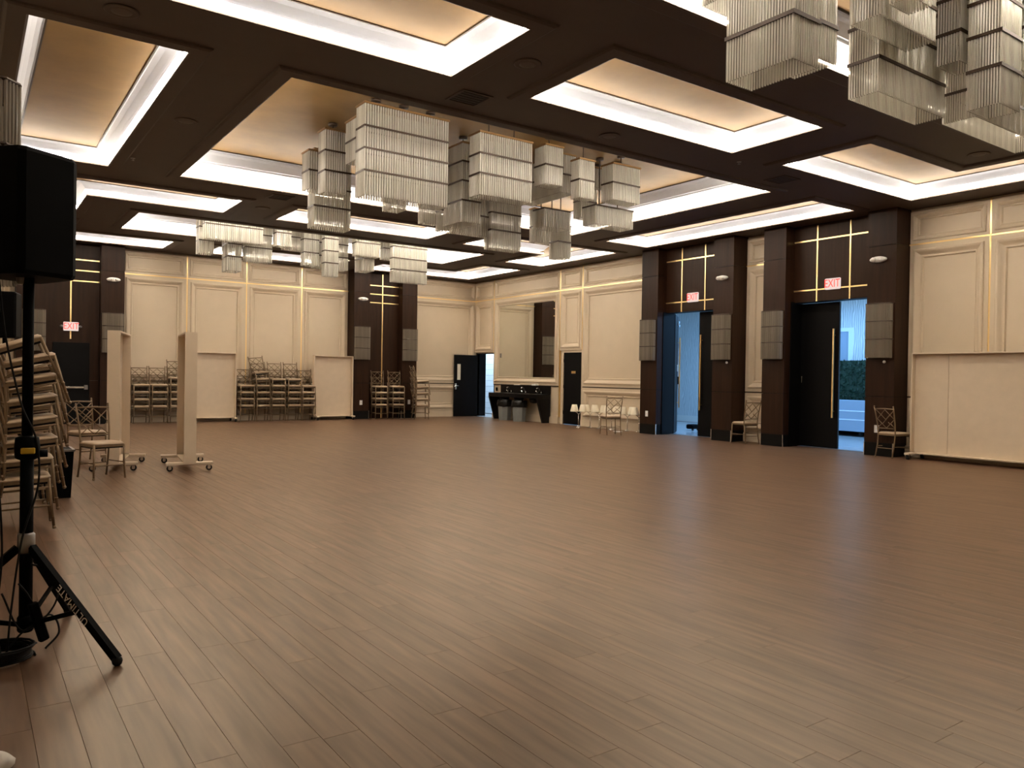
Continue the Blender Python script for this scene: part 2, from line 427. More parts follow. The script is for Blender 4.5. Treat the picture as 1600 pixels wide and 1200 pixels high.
def vent(x, y, lab):
    t = thing('ceiling_vent', lab, 'air vent', (x, y, ZC), group='square ceiling vents')
    fm = MB()
    for s in (-1, 1):
        fm.box(-0.2, 0.2, s*0.185-0.015, s*0.185+0.015, -0.012, 0.0); fm.box(s*0.185-0.015, s*0.185+0.015, -0.17, 0.17, -0.012, 0.0)
    fm.build('frame', CEIL, t)
    MB().box(-0.17, 0.17, -0.17, 0.17, -0.003, 0.0).build('backing', GRILLE, t)
    for i in range(5):
        MB().bar((-0.17, -0.13+i*0.065, -0.008), (0.17, -0.13+i*0.065, -0.008), 0.028, 0.004).build('slat', GRILLE, t)
for x, y, lab in ((4.72,7.64,'dark square vent above the tall block of the central chandelier'),
                  (4.67,14.02,'dark square vent left of the far middle tray'),
                  (10.59,7.68,'dark square vent between the two right-hand trays'),):
    vent(x, y, lab)
for x, y, lab in ((2.05,12.9,'small sprinkler head left of the central recess'), (9.25,7.45,'small sprinkler head beside the right-hand square vent')):
    t = thing('sprinkler', lab, 'sprinkler', (x, y, ZC))
    MB().lathe([(0.035,0),(0.03,-0.006),(0.012,-0.008),(0.01,-0.03),(0.022,-0.033),(0.001,-0.036)], 14).build('head', SILV, t, True)
for x, y, lab in ((3.45,8.75,'white linear slot diffuser in the gold recess by the near left corner'), (9.95,9.3,'white linear slot diffuser in the gold recess right of the central chandelier')):
    t = thing('slot_diffuser', lab, 'air vent', (x, y, H+0.473))
    MB().cbox(-0.3, 0.3, -0.07, 0.07, -0.02, 0.0, 0.006).build('frame', WHITEP, t)
    for s in (-1, 1): MB().box(-0.27 if s < 0 else 0.01, -0.01 if s < 0 else 0.27, -0.045, 0.045, -0.024, -0.02).build('blade', COVE, t)

# ------------------------------------------------------------------ walls
def wall_boxes(name, boxes, material, label):
    mb = MB()
    for b_ in boxes: mb.box(*b_)
    return structure(mb.build(name, material), label)
T = 0.10
DO = [(21.37,22.42,2.11),(16.87,17.72,2.10),(11.78,13.51,3.0),(8.12,9.90,3.0)]      # openings in the right wall
cuts = sorted({YN, YB} | {v for d in DO for v in d[:2]})
bx = []
for a, b_ in zip(cuts[:-1], cuts[1:]):
    top = [d[2] for d in DO if d[0] <= (a+b_)/2 <= d[1]]
    bx.append((XR, XR+T, a, b_, top[0] if top else 0.0, ZC+0.05))
wall_right = wall_boxes('wall_right', bx, CREAM, 'cream panelled wall with two tall doorways')
wall_back = wall_boxes('wall_back', [(XL-T, XR+T, YB, YB+T, 0, ZC+0.05)], CREAM, 'cream panelled far wall')
wall_left = wall_boxes('wall_left', [(XL-T, XL, YN, YB, 0, ZC+0.05)], CREAM, 'cream left wall beside the camera')
wall_near = wall_boxes('wall_near', [(XL-T, XR+T, YN-T, YN, 0, ZC+0.05)], CREAM, 'cream wall behind the camera')

class Side:
    """maps (u along wall, z, h out of wall) to the world"""
    def __init__(s, kind, wall): s.k = kind; s.wall = wall
    def P(s, u, z, h): return (XR-h, u, z) if s.k == 'R' else ((u, YB-h, z) if s.k == 'B' else (XL+h, u, z))
    def flip(s): return s.k != 'B'
RW, BW, LW = Side('R', wall_right), Side('B', wall_back), Side('L', wall_left)
def wbox(mb, S, u0, u1, z0, z1, h0, h1):
    a, b_ = S.P(u0, z0, h0), S.P(u1, z1, h1)
    mb.box(min(a[0],b_[0]), max(a[0],b_[0]), min(a[1],b_[1]), max(a[1],b_[1]), z0, z1); return mb
BIG = [(0,0),(0,.050),(.075,.050),(.082,.078),(.10,.086),(.125,.080),(.15,.062),(.175,.040),(.195,.030),(.206,.030),(.212,.040),(.228,.040),(.236,.022),(.242,.008)]
SML = [(0,0),(0,.050),(.050,.050),(.056,.072),(.072,.078),(.095,.066),(.118,.040),(.130,.032),(.136,.032),(.140,.040),(.150,.040),(.155,.022),(.160,.008)]
def panel(S, u0, u1, z0, z1, prof=BIG, hole=False, parent=None):
    rings = []
    for i, h in prof:
        q = [(u0+i,z0+i),(u1-i,z0+i),(u1-i,z1-i),(u0+i,z1-i)]
        if S.k == 'R': q = q[::-1]
        rings.append([S.P(u, z, h) for u, z in q])
    mb = MB().loft(rings, cap0=False, cap1=not hole)
    return mb.build('wall_panel', CREAM, parent or S.wall)
def brass_v(S, u, z0, z1, h=0.046, wd=0.028): return wbox(MB(), S, u-wd/2, u+wd/2, z0, z1, 0, h).build('brass_strip', BRASS, S.wall)
def brass_h(S, u0, u1, z, h=0.046, wd=0.028, m_=None): return wbox(MB(), S, u0, u1, z-wd/2, z+wd/2, 0, h).build('brass_strip', m_ or BRASS, S.wall)
ZR, ZG, g_ = 1.10, 3.905, 0.016
def bay(S, u0, u1, lower=True, wains=True, upper=True):
    a, b_ = u0+g_, u1-g_
    if upper: panel(S, a, b_, ZG+g_, H-0.02, SML)
    if lower: panel(S, a, b_, ZR+g_, ZG-g_, BIG)
    if wains:
        panel(S, a, b_, 0.21, ZR-g_, BIG)
def base(S, u0, u1): return wbox(wbox(MB(), S, u0, u1, 0.0, 0.17, 0, 0.07), S, u0, u1, 0.17, 0.20, 0, 0.055).build('baseboard', CREAM, S.wall)
def rail(S, u0, u1): return wbox(MB(), S, u0, u1, ZR-0.014, ZR+0.014, 0, 0.030).build('rail_strip', BRONZE, S.wall)
# back wall
for u0, u1 in ((3.35,4.96),(4.96,6.56),(6.56,8.175),(8.175,9.65)): bay(BW, u0, u1)
bay(BW, 11.82, 14.30); bay(BW, XL+0.03, 1.0)
for u in (4.96, 6.56, 8.175): brass_v(BW, u, 0.2, H)
brass_h(BW, 3.35, 9.65, ZG); brass_h(BW, 11.8, 14.3, ZG, m_=BRASS); brass_h(BW, XL, 1.0, ZG)
for u0, u1 in ((3.35,9.65),(11.8,14.3),(XL,1.0)): rail(BW, u0, u1); base(BW, u0, u1)
# right wall
panel(RW, 21.37, 22.50, ZG+g_, H-0.02, SML); panel(RW, 21.37, 22.50, 2.17, ZG-g_, BIG)
panel(RW, 17.89, 21.33, ZG+g_, H-0.02, SML)
panel(RW, 17.89, 21.33, ZR+g_, ZG-g_, BIG, hole=False)
panel(RW, 16.87, 17.85, ZG+g_, H-0.02, SML); panel(RW, 16.87, 17.85, 2.15, ZG-g_, BIG)
for u0, u1 in ((14.06,16.85),(10.44,11.23),(6.18,7.57),(4.60,6.18),(3.02,4.60),(1.44,3.02)): bay(RW, u0, u1)
for u in (21.35, 17.87, 16.86): brass_v(RW, u, 0.2 if u == 17.87 else 2.15, H)
for u in (6.18, 4.60, 3.02): brass_v(RW, u, 0.2, H)
for u0, u1 in ((14.06,22.5),(10.44,11.23),(1.44,7.57)): brass_h(RW, u0, u1, ZG)
for u0, u1 in ((14.06,16.85),(17.87,21.35),(10.44,11.23),(1.44,7.57)): rail(RW, u0, u1); base(RW, u0, u1)
# left wall
for i in range(3): bay(LW, 5.5+i*1.6, 7.1+i*1.6)
base(LW, YN, YB)

# ------------------------------------------------------------------ pilasters, niches, headers
trim_n = [0]
def trim(mb, material, label):
    trim_n[0] += 1
    return structure(mb.build('trim_%d' % trim_n[0], material), label)
def pilaster(S, u0, u1, label, guards=(1, 1)):
    core = wbox(MB(), S, u0+0.012, u1-0.012, 0.0, H+0.03, 0, PILF-0.012)
    t = trim(core, BLACKW, label)
    for z0, z1 in ((0.25,1.092),(1.104,3.88),(3.892,H+0.028)):
        wbox(MB(), S, u0, u1, z0, z1, 0.002, PILF).build('wood_panel', WOOD, t)
    wbox(MB(), S, u0+0.006, u1-0.006, 0.0, 0.243, 0.004, PILF-0.006).build('plinth', BLACKW, t)
    for e in (u0, u1):
        wbox(MB(), S, e-0.008, e+0.008, 0.0, 0.25, PILF-0.012, PILF+0.004).build('corner_guard', CHROME, t)
    return t
PR = [(13.51,14.06),(11.23,11.78),(9.90,10.44),(7.57,8.12)]
pl = ['dark walnut pilaster left of the first tall doorway', 'dark walnut pilaster right of the first tall doorway',
      'dark walnut pilaster left of the second tall doorway', 'dark walnut pilaster right of the second tall doorway, nearest']
for (a, b_), l in zip(PR, pl): pilaster(RW, a, b_, l)
PB = [(1.0,1.54),(2.81,3.35),(9.65,10.17),(11.28,11.80)]
plb = ['dark walnut pilaster left of the black exit door on the far wall', 'dark walnut pilaster right of the black exit door on the far wall',
       'dark walnut pilaster left of the stacked-chair niche', 'dark walnut pilaster right of the stacked-chair niche']
for (a, b_), l in zip(PB, plb): pilaster(BW, a, b_, l)
pilaster(LW, 4.62, 5.17, 'dark walnut pilaster on the left wall behind the loudspeaker')
# headers above the tall doorways
HP = 0.19
def header(S, u0, u1, z0, label, cx, zs, half):
    mb = wbox(MB(), S, u0, u1, z0, H+0.03, 0, HP)
    t = trim(mb, WOOD, label)
    for z in zs: wbox(MB(), S, u0, u1, z-0.014, z+0.014, HP, HP+0.012).build('brass_strip', BRASS, t)
    return t
for (u0, u1), l in (((11.78,13.51),'dark walnut header with a brass grid above the first tall doorway'), ((8.12,9.90),'dark walnut header with a brass grid above the second tall doorway')):
    cx = (u0+u1)/2
    t = header(RW, u0, u1, 2.99, l, cx, (4.235, 3.225), 0.36)
    for s in (-1, 1): wbox(MB(), RW, cx+s*0.36-0.014, cx+s*0.36+0.014, 2.99, H, HP, HP+0.014).build('brass_strip', BRASS, t)
for (u0, u1), l, zv in (((1.54,2.81),'dark walnut niche with brass lines around the black exit door',2.14), ((10.17,11.28),'dark walnut niche with brass lines behind stacked chairs',0.0)):
    cx = (u0+u1)/2
    t = header(BW, u0, u1, 0.0, l, cx, (4.14, 3.87, 3.605), 0.3)
    wbox(MB(), BW, cx-0.016, cx+0.016, zv, 4.50 if zv == 0 else 3.62, HP, HP+0.014).build('brass_strip', BRASS, t)
    wbox(MB(), BW, u0, u1, 1.09, 1.10, HP, HP+0.004).build('seam_strip', SEAM, t)

# ------------------------------------------------------------------ doors
def tall_leaf(name, hinge, y_dir, ang, label, handle_side):
    """leaf 0.88 x 2.97; local x runs from the hinge, closed along y_dir"""
    d = structure(bpy.data.objects.new(name, None), label); COL.objects.link(d)
    d.location = (hinge[0], hinge[1], 0.012); d.rotation_euler = (0, 0, ang)
    MB().cbox(0.004, 0.884, -0.025, 0.025, 0.0, 2.965, 0.004).build('leaf', BLACK, d)
    for s in (-1, 1):
        mb = MB(); mb.bar((0.79, s*0.075, 0.62), (0.79, s*0.075, 2.42), 0.03, 0.03)
        h = mb.build('pull_handle', BRASS if s*handle_side > 0 else BRASS, d)
        for z in (0.75, 2.29): MB().bar((0.79, s*0.02, z), (0.79, s*0.075, z), 0.022, 0.022).build('standoff', BRASS, h)
    return d
XD = 14.40
# closed: local +x must point along y_dir
tall_leaf('door_1', (XD, 11.775), 1, R(90), 'closed black leaf of the first tall doorway with a long brass pull', 1)
d2 = tall_leaf('door_2', (XD+0.02, 13.50), -1, R(-90+128), 'black leaf of the first tall doorway, swung out into the blue lobby', 1)
for z in (0.25, 0.95, 1.55, 2.7): MB().cbox(0.878, 0.892, -0.02, 0.02, z, z+0.13, 0.003).build('edge_plate', CHROME, d2)
MB().cbox(0.60, 0.80, -0.06, -0.025, 2.72, 2.80, 0.006).build('door_closer', CHROME, d2)
MB().cbox(0.84, 0.98, -0.05, 0.03, 1.22, 1.42, 0.006).build('exit_device', BLKP, d2)
MB().tube([(0.80+0.07*math.cos(a), -0.05, 2.76+0.07*math.sin(a)) for a in [2*PI*i/16 for i in range(17)]], 0.012, 6).build('closer_ring', CHROME, d2, True)
MB().cbox(0.62, 0.66, -0.05, -0.024, 1.55, 1.72, 0.004).build('door_pull', WHITEP, d2)
d3 = tall_leaf('door_3', (XD, 9.895), -1, R(-90), 'closed black leaf of the second tall doorway with a long brass pull', 1)
MB().cbox(0.03, 0.055, -0.04, -0.026, 1.32, 1.45, 0.003).build('edge_plate', CHROME, d3)
tall_leaf('door_4', (XD+0.02, 8.125), 1, R(90-135), 'black leaf of the second tall doorway, swung out into the lobby', 1)
for (u0, u1) in ((11.78,13.51),(8.12,9.90)):
    mb = MB(); mb.box(XR-0.30, XR+T, u0, u0+0.02, 0, 3.0); mb.box(XR-0.30, XR+T, u1-0.02, u1, 0, 3.0); mb.box(XR-0.18, XR+T, u0, u1, 2.985, 3.0)
    trim(mb, BLACK, 'black lining of the %s tall doorway' % ('first' if u0 > 10 else 'second'))
    MB().box(XR-0.02, XR+T, u0, u1, -0.011, 0.008).build('threshold', SILV, wall_right)
# door in the corner, open flat against the far wall
dc = structure(bpy.data.objects.new('door_5', None), 'black service door standing open in the corner, narrow glass light'); COL.objects.link(dc)
dc.location = (XR-0.01, 22.38, 0.01); dc.rotation_euler = (0, 0, R(180-2))
lf = MB(); lf.box(0, 0.66, -0.022, 0.022, 0, 2.06); lf.box(0.79, 0.90, -0.022, 0.022, 0, 2.06)
lf.box(0.66, 0.79, -0.022, 0.022, 0, 1.22); lf.box(0.66, 0.79, -0.022, 0.022, 1.75, 2.06)
lf.build('leaf', BLACK, dc)
MB().box(0.655, 0.795, -0.008, 0.008, 1.215, 1.755).build('glass_light', WGLASS, dc)
hk = MB(); hk.cbox(0.82, 0.88, 0.022, 0.03, 0.90, 1.10, 0.003); hk.tube([(0.85,0.03,1.02),(0.85,0.07,1.02),(0.76,0.07,1.02)], 0.011)
hk.build('lever_handle', CHROME, dc, True)
mb = MB(); mb.box(XR-0.005, XR+0.36, 22.42, 22.47, 0, 2.16); mb.box(XR-0.005, XR+T, 21.33, 21.37, 0, 2.14); mb.box(XR-0.006, XR+T, 21.37, 22.42, 2.11, 2.135)
trim(mb, BLACK, 'black frame of the corner service doorway')
# flush black door with plaque
dd = structure(MB().cbox(XR-0.005, XR+0.04, 16.885, 17.705, 0.012, 2.085, 0.004).build('door_6', BLACK), 'flush black door with a small brass plaque')
MB().cbox(XR-0.012, XR-0.005, 17.17, 17.35, 1.48, 1.55, 0.002).build('plaque', BRASS, dd)
for z in (0.3, 1.05, 1.8): MB().cbox(XR-0.015, XR-0.004, 17.69, 17.715, z, z+0.1, 0.002).build('hinge', BLKP, dd)
mb = MB(); mb.box(XR-0.03, XR+0.02, 17.705, 17.775, 0, 2.15); mb.box(XR-0.03, XR+0.02, 16.83, 16.885, 0, 2.15); mb.box(XR-0.03, XR+0.02, 16.885, 17.705, 2.085, 2.15)
trim(mb, CREAM, 'cream casing around the flush black door')
# black exit door on the far wall
de = structure(MB().cbox(1.79, 2.60, YB-HP-0.035, YB-HP, 0.012, 2.05, 0.004).build('door_7', BLACK), 'black exit door with a silver push bar, far left')
MB().cbox(1.93, 2.50, YB-HP-0.10, YB-HP-0.06, 0.90, 0.95, 0.006).build('push_bar', CHROME, de)
MB().cbox(2.48, 2.56, YB-HP-0.11, YB-HP-0.03, 0.87, 0.98, 0.006).build('latch_case', SILV, de)

# ------------------------------------------------------------------ lobby and corridor beyond the doors
XF = 19.2
lob = MB(); lob.box(XF, XF+0.2, 5.5, 20.0, 0, 3.7)
wall_lobby = structure(lob.build('wall_lobby', WAVE), 'pale wavy papered wall of the lobby')
structure(MB().box(XR+T, XF, 5.3, 5.5, 0, 3.7).build('wall_lobby_side', WHITEP), 'pale side wall of the lobby')
structure(MB().box(XR+T, XF, 20.0, 20.2, 0, 3.7).build('wall_lobby_end', WHITEP), 'pale end wall of the lobby')
structure(MB().box(XR+T, XF+0.2, 5.3, 20.2, 3.7, 3.8).build('ceiling_lobby', WHITEP), 'white ceiling of the lobby')
structure(MB().box(XR+0.05, XF+0.2, 5.3, 20.2, -0.10, -0.011).build('floor_lobby', LOBF), 'pale tiled floor of the lobby')
MB().box(XF-0.02, XF, 5.5, 20.0, 0, 0.19).build('baseboard', WHITEP, wall_lobby)
fr_ = MB(); fr_.box(XF-0.05, XF, 11.62, 11.74, 0, 2.80); fr_.box(XF-0.05, XF, 12.6, 12.72, 0, 2.80); fr_.box(XF-0.05, XF, 11.74, 12.6, 2.70, 2.80)
structure(fr_.build('window_1', COVE), 'white framed opening on the lobby wall')
MB().box(XF-0.03, XF-0.005, 11.74, 12.6, 0.2, 2.7).build('pane', COUNT, bpy.data.objects['window_1'])
wf = MB()
for x in (15.0, 16.2, 17.4, 18.6): wf.box(x-0.04, x+0.04, 5.5, 5.56, 0.6, 3.2)
for a, b_ in ((15.04,16.16),(16.24,17.36),(17.44,18.56)):
    for z in (0.6, 3.12): wf.box(a, b_, 5.5, 5.56, z, z+0.08)
w2 = structure(wf.build('added_lobby_window', WHITEP), 'added white window frame behind the lobby area light')  # unseen window, added to give the lobby area light a source
for a, b_ in ((15.04,16.16),(16.24,17.36),(17.44,18.56)): MB().box(a, b_, 5.50, 5.52, 0.68, 3.12).build('pane', COUNT, w2)
hd = thing('hedge_screen', 'dark green leafy hedge screen in the lobby', 'hedge', (18.95, 11.6, 0))
mb = MB(); mb.box(-0.12, 0.12, -1.7, 1.7, 0.25, 1.92); mb.build('core', HEDGE, hd)
MB().box(-0.16, 0.16, -1.72, 1.72, 0, 0.28).build('planter', BLKP, hd)
lv = MB(); rnd = random.Random(3)
for i in range(2600):
    y, z = rnd.uniform(-1.7, 1.7), rnd.uniform(0.3, 1.92); x = -0.12 - rnd.uniform(0, 0.06)
    a = Vector((rnd.uniform(-1,0.2), rnd.uniform(-1,1), rnd.uniform(-1,1))).normalized()*0.05; b_ = a.cross(Vector((rnd.random(),rnd.random(),1))).normalized()*0.018
    p = Vector((x, y, z)); lv.add([p-a, p+b_, p+a, p-b_], [(0,1,2,3)])
lv.build('leaves', HEDGE, hd, kind='stuff')
ct = thing('rolling_counter', 'blue-grey rolling counter with two pale stripes in the lobby', 'counter', (18.45, 11.4, 0))
MB().cbox(-0.2, 0.25, -1.6, 1.6, 0.12, 0.90, 0.01).build('body', COUNT, ct)
for z in (0.40, 0.62): MB().box(-0.206, -0.2, -1.6, 1.6, z, z+0.025).build('stripe', COVE, ct)
for y in (-0.95, -0.55, 0.3, 1.3): MB().tube([(-0.12,y-0.03,0.06),(-0.12,y+0.03,0.06)], 0.06, 14).build('caster', RUBBER, ct)
stx = thing('speaker_box', 'small black box on casters inside the first tall doorway', 'box', (16.0, 14.25, 0))
MB().cbox(-0.15, 0.15, -0.12, 0.12, 0.04, 0.16, 0.02).build('body', BLKP, stx)
for sx in (-1, 1): MB().tube([(sx*0.1,-0.1,0.025),(sx*0.1,-0.06,0.025)], 0.025, 12).build('wheel', RUBBER, stx)
# corridor: painted block wall, blocks one by one
wc = structure(MB().box(XR+1.50, XR+1.70, 20.6, 24.6, 0, 3.0).build('wall_corridor', SEAM), 'white painted block wall of the service corridor')
bm_ = MB().cbox(-0.03, 0.0, -0.197, 0.197, -0.097, 0.097, 0.006).mesh('block', BRICKW)
for r_ in range(15):
    for c_ in range(10):
        link('block', bm_, wc, loc=(XR+1.50, 20.8+c_*0.4+(0.2 if r_ % 2 else 0), 0.1+r_*0.2))
structure(MB().box(XR+T, XR+1.70, 24.4, 24.6, 0, 3.0).build('wall_corridor_end', BRICKW), 'white end wall of the service corridor')
structure(MB().box(XR+T, XR+1.70, 20.45, 20.6, 0, 3.0).build('wall_corridor_near', BRICKW), 'white near wall of the service corridor')
structure(MB().box(XR+T, XR+1.70, 20.4, 24.6, 3.0, 3.1).build('ceiling_corridor', BRICKW), 'white corridor ceiling')
structure(MB().box(XR+0.05, XR+1.70, 20.4, 24.6, -0.10, -0.011).build('floor_corridor', LOBF), 'pale corridor floor')
structure(MB().box(XR-0.02+T, XR+T, YB, 24.6, 0, 3.0).build('wall_corridor_side', BRICKW), 'white side wall of the service corridor')

# ------------------------------------------------------------------ chandeliers
def rod_mesh(mb, x, y, z0, z1, r=0.0125, n=6, tip=0.012):
    a0 = (x*7.1 + y*3.3) % 1.0
    rings = []
    for z, rr_ in ((z1, r*0.9), (z0+tip, r*0.9), (z0, r*0.55)):
        rings.append([(x+rr_*math.cos(2*PI*(i/n)+a0), y+rr_*math.sin(2*PI*(i/n)+a0), z) for i in range(n)])
    o = len(mb.v); mb.v += [p for rg in rings for p in rg]
    for a in range(2):
        for i in range(n):
            j = (i+1) % n; mb.f.append((o+a*n+i, o+a*n+n+i, o+a*n+n+j, o+a*n+j))
    mb.f.append(tuple(o+2*n+n-1-i for i in range(n)))
def perim(x0, x1, y0, y1, sp):
    pts = []
    nx = max(2, round((x1-x0)/sp)); ny = max(2, round((y1-y0)/sp))
    for i in range(nx):
        pts.append((x0+(x1-x0)*i/nx, y0)); pts.append((x1-(x1-x0)*i/nx, y1))
    for i in range(ny):
        pts.append((x1, y0+(y1-y0)*i/ny)); pts.append((x0, y1-(y1-y0)*i/ny))
    return pts
def frame_ring(mb, x0, x1, y0, y1, z, w_=0.016, hgt=0.014):
    mb.box(x0-w_, x1+w_, y0-w_, y0+w_*0.3, z-hgt, z+hgt); mb.box(x0-w_, x1+w_, y1-w_*0.3, y1+w_, z-hgt, z+hgt)
    mb.box(x0-w_, x0+w_*0.3, y0, y1, z-hgt, z+hgt); mb.box(x1-w_*0.3, x1+w_, y0, y1, z-hgt, z+hgt)
def crystal_box(root, ox, oy, x0, x1, y0, y1, zs, zpanel, sp, rad):
    x0 -= ox; x1 -= ox; y0 -= oy; y1 -= oy
    tp = MB()
    if zs[0] > 4.42: tp.cbox(x0-0.025, x1+0.025, y0-0.025, y1+0.025, zs[0]-0.005, zs[0]+0.025, 0.006)
    else: frame_ring(tp, x0, x1, y0, y1, zs[0], hgt=0.012); tp.box((x0+x1)/2-0.012, (x0+x1)/2+0.012, y0, y1, zs[0]-0.008, zs[0]+0.008); tp.box(x0, x1, (y0+y1)/2-0.012, (y0+y1)/2+0.012, zs[0]-0.008, zs[0]+0.008)
    top = tp.build('crystal_box', BRONZEL if zs[0] > 4.42 else BRONZE, root)
    pts = perim(x0, x1, y0, y1, sp)
    for k in range(len(zs)-1):
        last = (k == len(zs)-2)
        if k > 0:
            f_ = MB(); frame_ring(f_, x0, x1, y0, y1, zs[k], hgt=0.013); f_.build('frame', BRONZE, top)
        rm = MB()
        for x, y in pts: rod_mesh(rm, x, y, zs[k+1]+(0.0 if last else 0.004), zs[k]-0.004, rad)
        rm.build('crystal_rods', ROD, top, kind='stuff', label='row of clear crystal rods')
    nst = max(1, round((x1-x0)/0.42))
    for i in range(nst):
        sx = x0+(x1-x0)*(i+0.5)/nst; sy = (y0+y1)/2
        if zpanel-zs[0] > 0.06:
            MB().tube([(sx,sy,zs[0]+0.02),(sx,sy,zpanel)], 0.009, 8).build('stem', BRONZE, top)
            MB().lathe([(0.06,-0.035),(0.065,-0.03),(0.065,0.0),(0.001,0.0)], 16, (sx,sy,zpanel)).build('canopy', BRONZE, top, True)
ZP = H + 0.47
CH = {
 'C': [(4.24,4.79,11.42,11.69,[4.731,4.442,4.158]),(4.2,4.51,10.68,10.92,[4.859,4.563,4.277,3.964]),(4.45,5.04,11.75,12.0,[4.861,4.572,4.284,3.991,3.66]),
       (4.38,4.98,9.95,10.35,[4.885,4.607,4.312]),(4.22,5.45,9.38,9.63,[4.876,4.588,4.30,4.011,3.686]),(6.0,6.27,12.2,12.54,[4.551,4.227]),
       (6.03,6.34,9.92,10.43,[4.822,4.556,4.269,3.979,3.652]),(6.3,7.26,11.0,11.16,[4.351,4.042,3.711]),(6.73,7.03,12.4,12.58,[4.448,4.104]),
       (5.86,6.74,9.17,9.43,[4.763,4.479,4.20,3.897]),(7.21,7.8,10.9,11.1,[4.405,4.117,3.828,3.507]),(7.04,7.35,9.21,9.47,[4.812,4.528,4.239]),
       (7.76,8.04,9.75,10.87,[4.928,4.613,4.318]),(7.94,8.48,10.4,10.7,[4.202,3.891]),(8.63,9.02,11.6,11.74,[4.483,4.157,3.867]),
       (8.6,8.88,10.86,11.09,[4.071,3.779,3.485]),(7.58,7.86,9.07,9.25,[4.665,4.363,4.084]),(8.82,9.16,10.5,10.69,[4.768,4.47,4.172]),
       (8.68,8.93,10.0,10.14,[4.911,4.588]),(8.37,9.19,9.6,9.9,[4.177,3.869]),(8.47,9.04,9.30,9.56,[4.797,4.504,4.219])],
 'F': [(4.19,4.48,17.9,18.17,[4.83,4.548,4.255,3.962]),(4.19,5.4,17.4,17.59,[4.827,4.544,4.208]),(4.73,5.01,17.65,18.08,[4.493,4.205,3.92,3.606]),
       (5.16,5.74,17.8,17.99,[4.797,4.496,4.195,3.872]),(5.75,6.06,17.45,17.69,[4.848,4.538,4.23]),(6.11,6.82,18.05,18.21,[4.86,4.579,4.266]),
       (6.85,7.68,18.0,18.22,[4.836,4.519,4.209,3.899]),(6.5,6.84,17.75,17.97,[4.836,4.519,4.209,3.899]),(6.91,7.22,17.5,17.68,[4.843,4.544,4.259,3.975,3.66]),(7.7,8.3,17.5,17.74,[4.866,4.543,4.221]),
       (8.01,8.29,17.8,18.28,[4.542,4.23,3.917]),(8.65,9.11,18.0,18.19,[4.878,4.565,4.281]),(8.63,9.55,17.4,17.57,[4.823,4.534,4.252,3.971,3.659])],
 'N': [(4.22,4.48,3.0,3.51,[4.82,4.534,4.246,3.958,3.67,3.379]),(4.62,4.91,3.15,3.47,[4.63,4.355,4.078,3.801,3.55]),(6.06,7.12,3.5,3.75,[4.86,4.585,4.301,4.012,3.728]),
       (5.55,6.35,3.2,3.43,[4.87,4.617,4.358,4.098]),(6.69,7.03,2.85,3.09,[4.705,4.443,4.17,3.897,3.588]),(6.77,7.08,3.2,3.38,[4.85,4.597,4.311,4.057]),
       (7.96,9.57,3.6,3.91,[4.84,4.553,4.222,3.94]),(7.39,8.5,2.9,3.06,[4.712,4.416,4.131]),(4.74,5.06,3.91,4.2,[4.87,4.58,4.3]),(5.47,5.73,2.92,3.08,[4.67,4.38,4.1]),
       (8.8,9.4,2.8,3.1,[4.7,4.4,4.1]),(7.3,7.7,3.95,4.25,[4.7,4.4,4.12])],
}
for key, lab, c0 in (('C','central crystal-rod chandelier of clustered hanging boxes over the middle of the floor',(6.95,10.87)),
                 ('F','far crystal-rod chandelier hanging close to the far wall',(6.95,18.2)),
                 ('N','near crystal-rod chandelier cut off by the top right of the picture',(6.95,3.6))):
    root = thing('chandelier', lab, 'chandelier', (c0[0], c0[1], 0))
    for x0, x1, y0, y1, zs in CH[key]:
        crystal_box(root, c0[0], c0[1], x0, x1, y0, y1, zs, ZP, {'C': 0.036, 'F': 0.040, 'N': 0.0225}[key], {'C': 0.0165, 'F': 0.0185, 'N': 0.0108}[key])

# ------------------------------------------------------------------ wall sconces
def sconce_meshes():
    ms = {}
    bw, dp = 0.235, 0.15
    mb = MB(); mb.cbox(-bw+0.03, bw-0.03, -0.03, 0.0, 0.0, 1.0, 0.005); ms['backplate'] = [(mb.mesh('backplate', BRONZE), None)]
    fr = []
    outline = [(-bw,0.0),(-bw,-0.09),(-bw+0.07,-dp),(bw-0.07,-dp),(bw,-0.09),(bw,0.0)]
    for z in (0.345, 0.675, 1.0):
        f_ = MB(); f_.tube([(x, y-0.0, z) for x, y in outline], 0.012, 6); fr.append((f_.mesh('frame', BRONZE), None))
    ms['frame'] = fr
    rods = []
    for z0, z1 in ((0.0,0.34),(0.35,0.67),(0.68,0.995)):
        rm = MB()
        for (xa, ya), (xb, yb) in zip(outline[:-1], outline[1:]):
            L = math.hypot(xb-xa, yb-ya); k = max(1, round(L/0.024))
            for i in range(k): rod_mesh(rm, xa+(xb-xa)*i/k, ya+(yb-ya)*i/k, z0, z1, r=0.011)
        rods.append((rm.mesh('crystal_rods', SROD), 'stuff'))
    ms['crystal_rods'] = rods
    return ms
SM = sconce_meshes()
def sconce(x, y, rot, label):
    t = thing('wall_sconce', label, 'wall lamp', (x, y, 1.81), (0, 0, rot), 'crystal rod wall sconces')
    for nm, lst in SM.items():
        for me, kd in lst: link(nm, me, t, kd)
PX = XR - PILF
for (a, b_), l in zip(PR, ('three-tier crystal sconce on the pilaster beside the row of lamps', 'three-tier crystal sconce on the pilaster right of the first tall doorway',
                          'three-tier crystal sconce on the pilaster left of the second tall doorway', 'three-tier crystal sconce on the nearest right-hand pilaster')):
    sconce(PX, (a+b_)/2, R(-90), l)
for (a, b_), l in zip(PB, ('three-tier crystal sconce left of the far exit door', 'three-tier crystal sconce right of the far exit door, behind the rolling boards',
                          'three-tier crystal sconce left of the chair niche', 'three-tier crystal sconce right of the chair niche')):
    sconce((a+b_)/2 + (0.1 if a == 1.0 else 0), YB-PILF, 0, l)
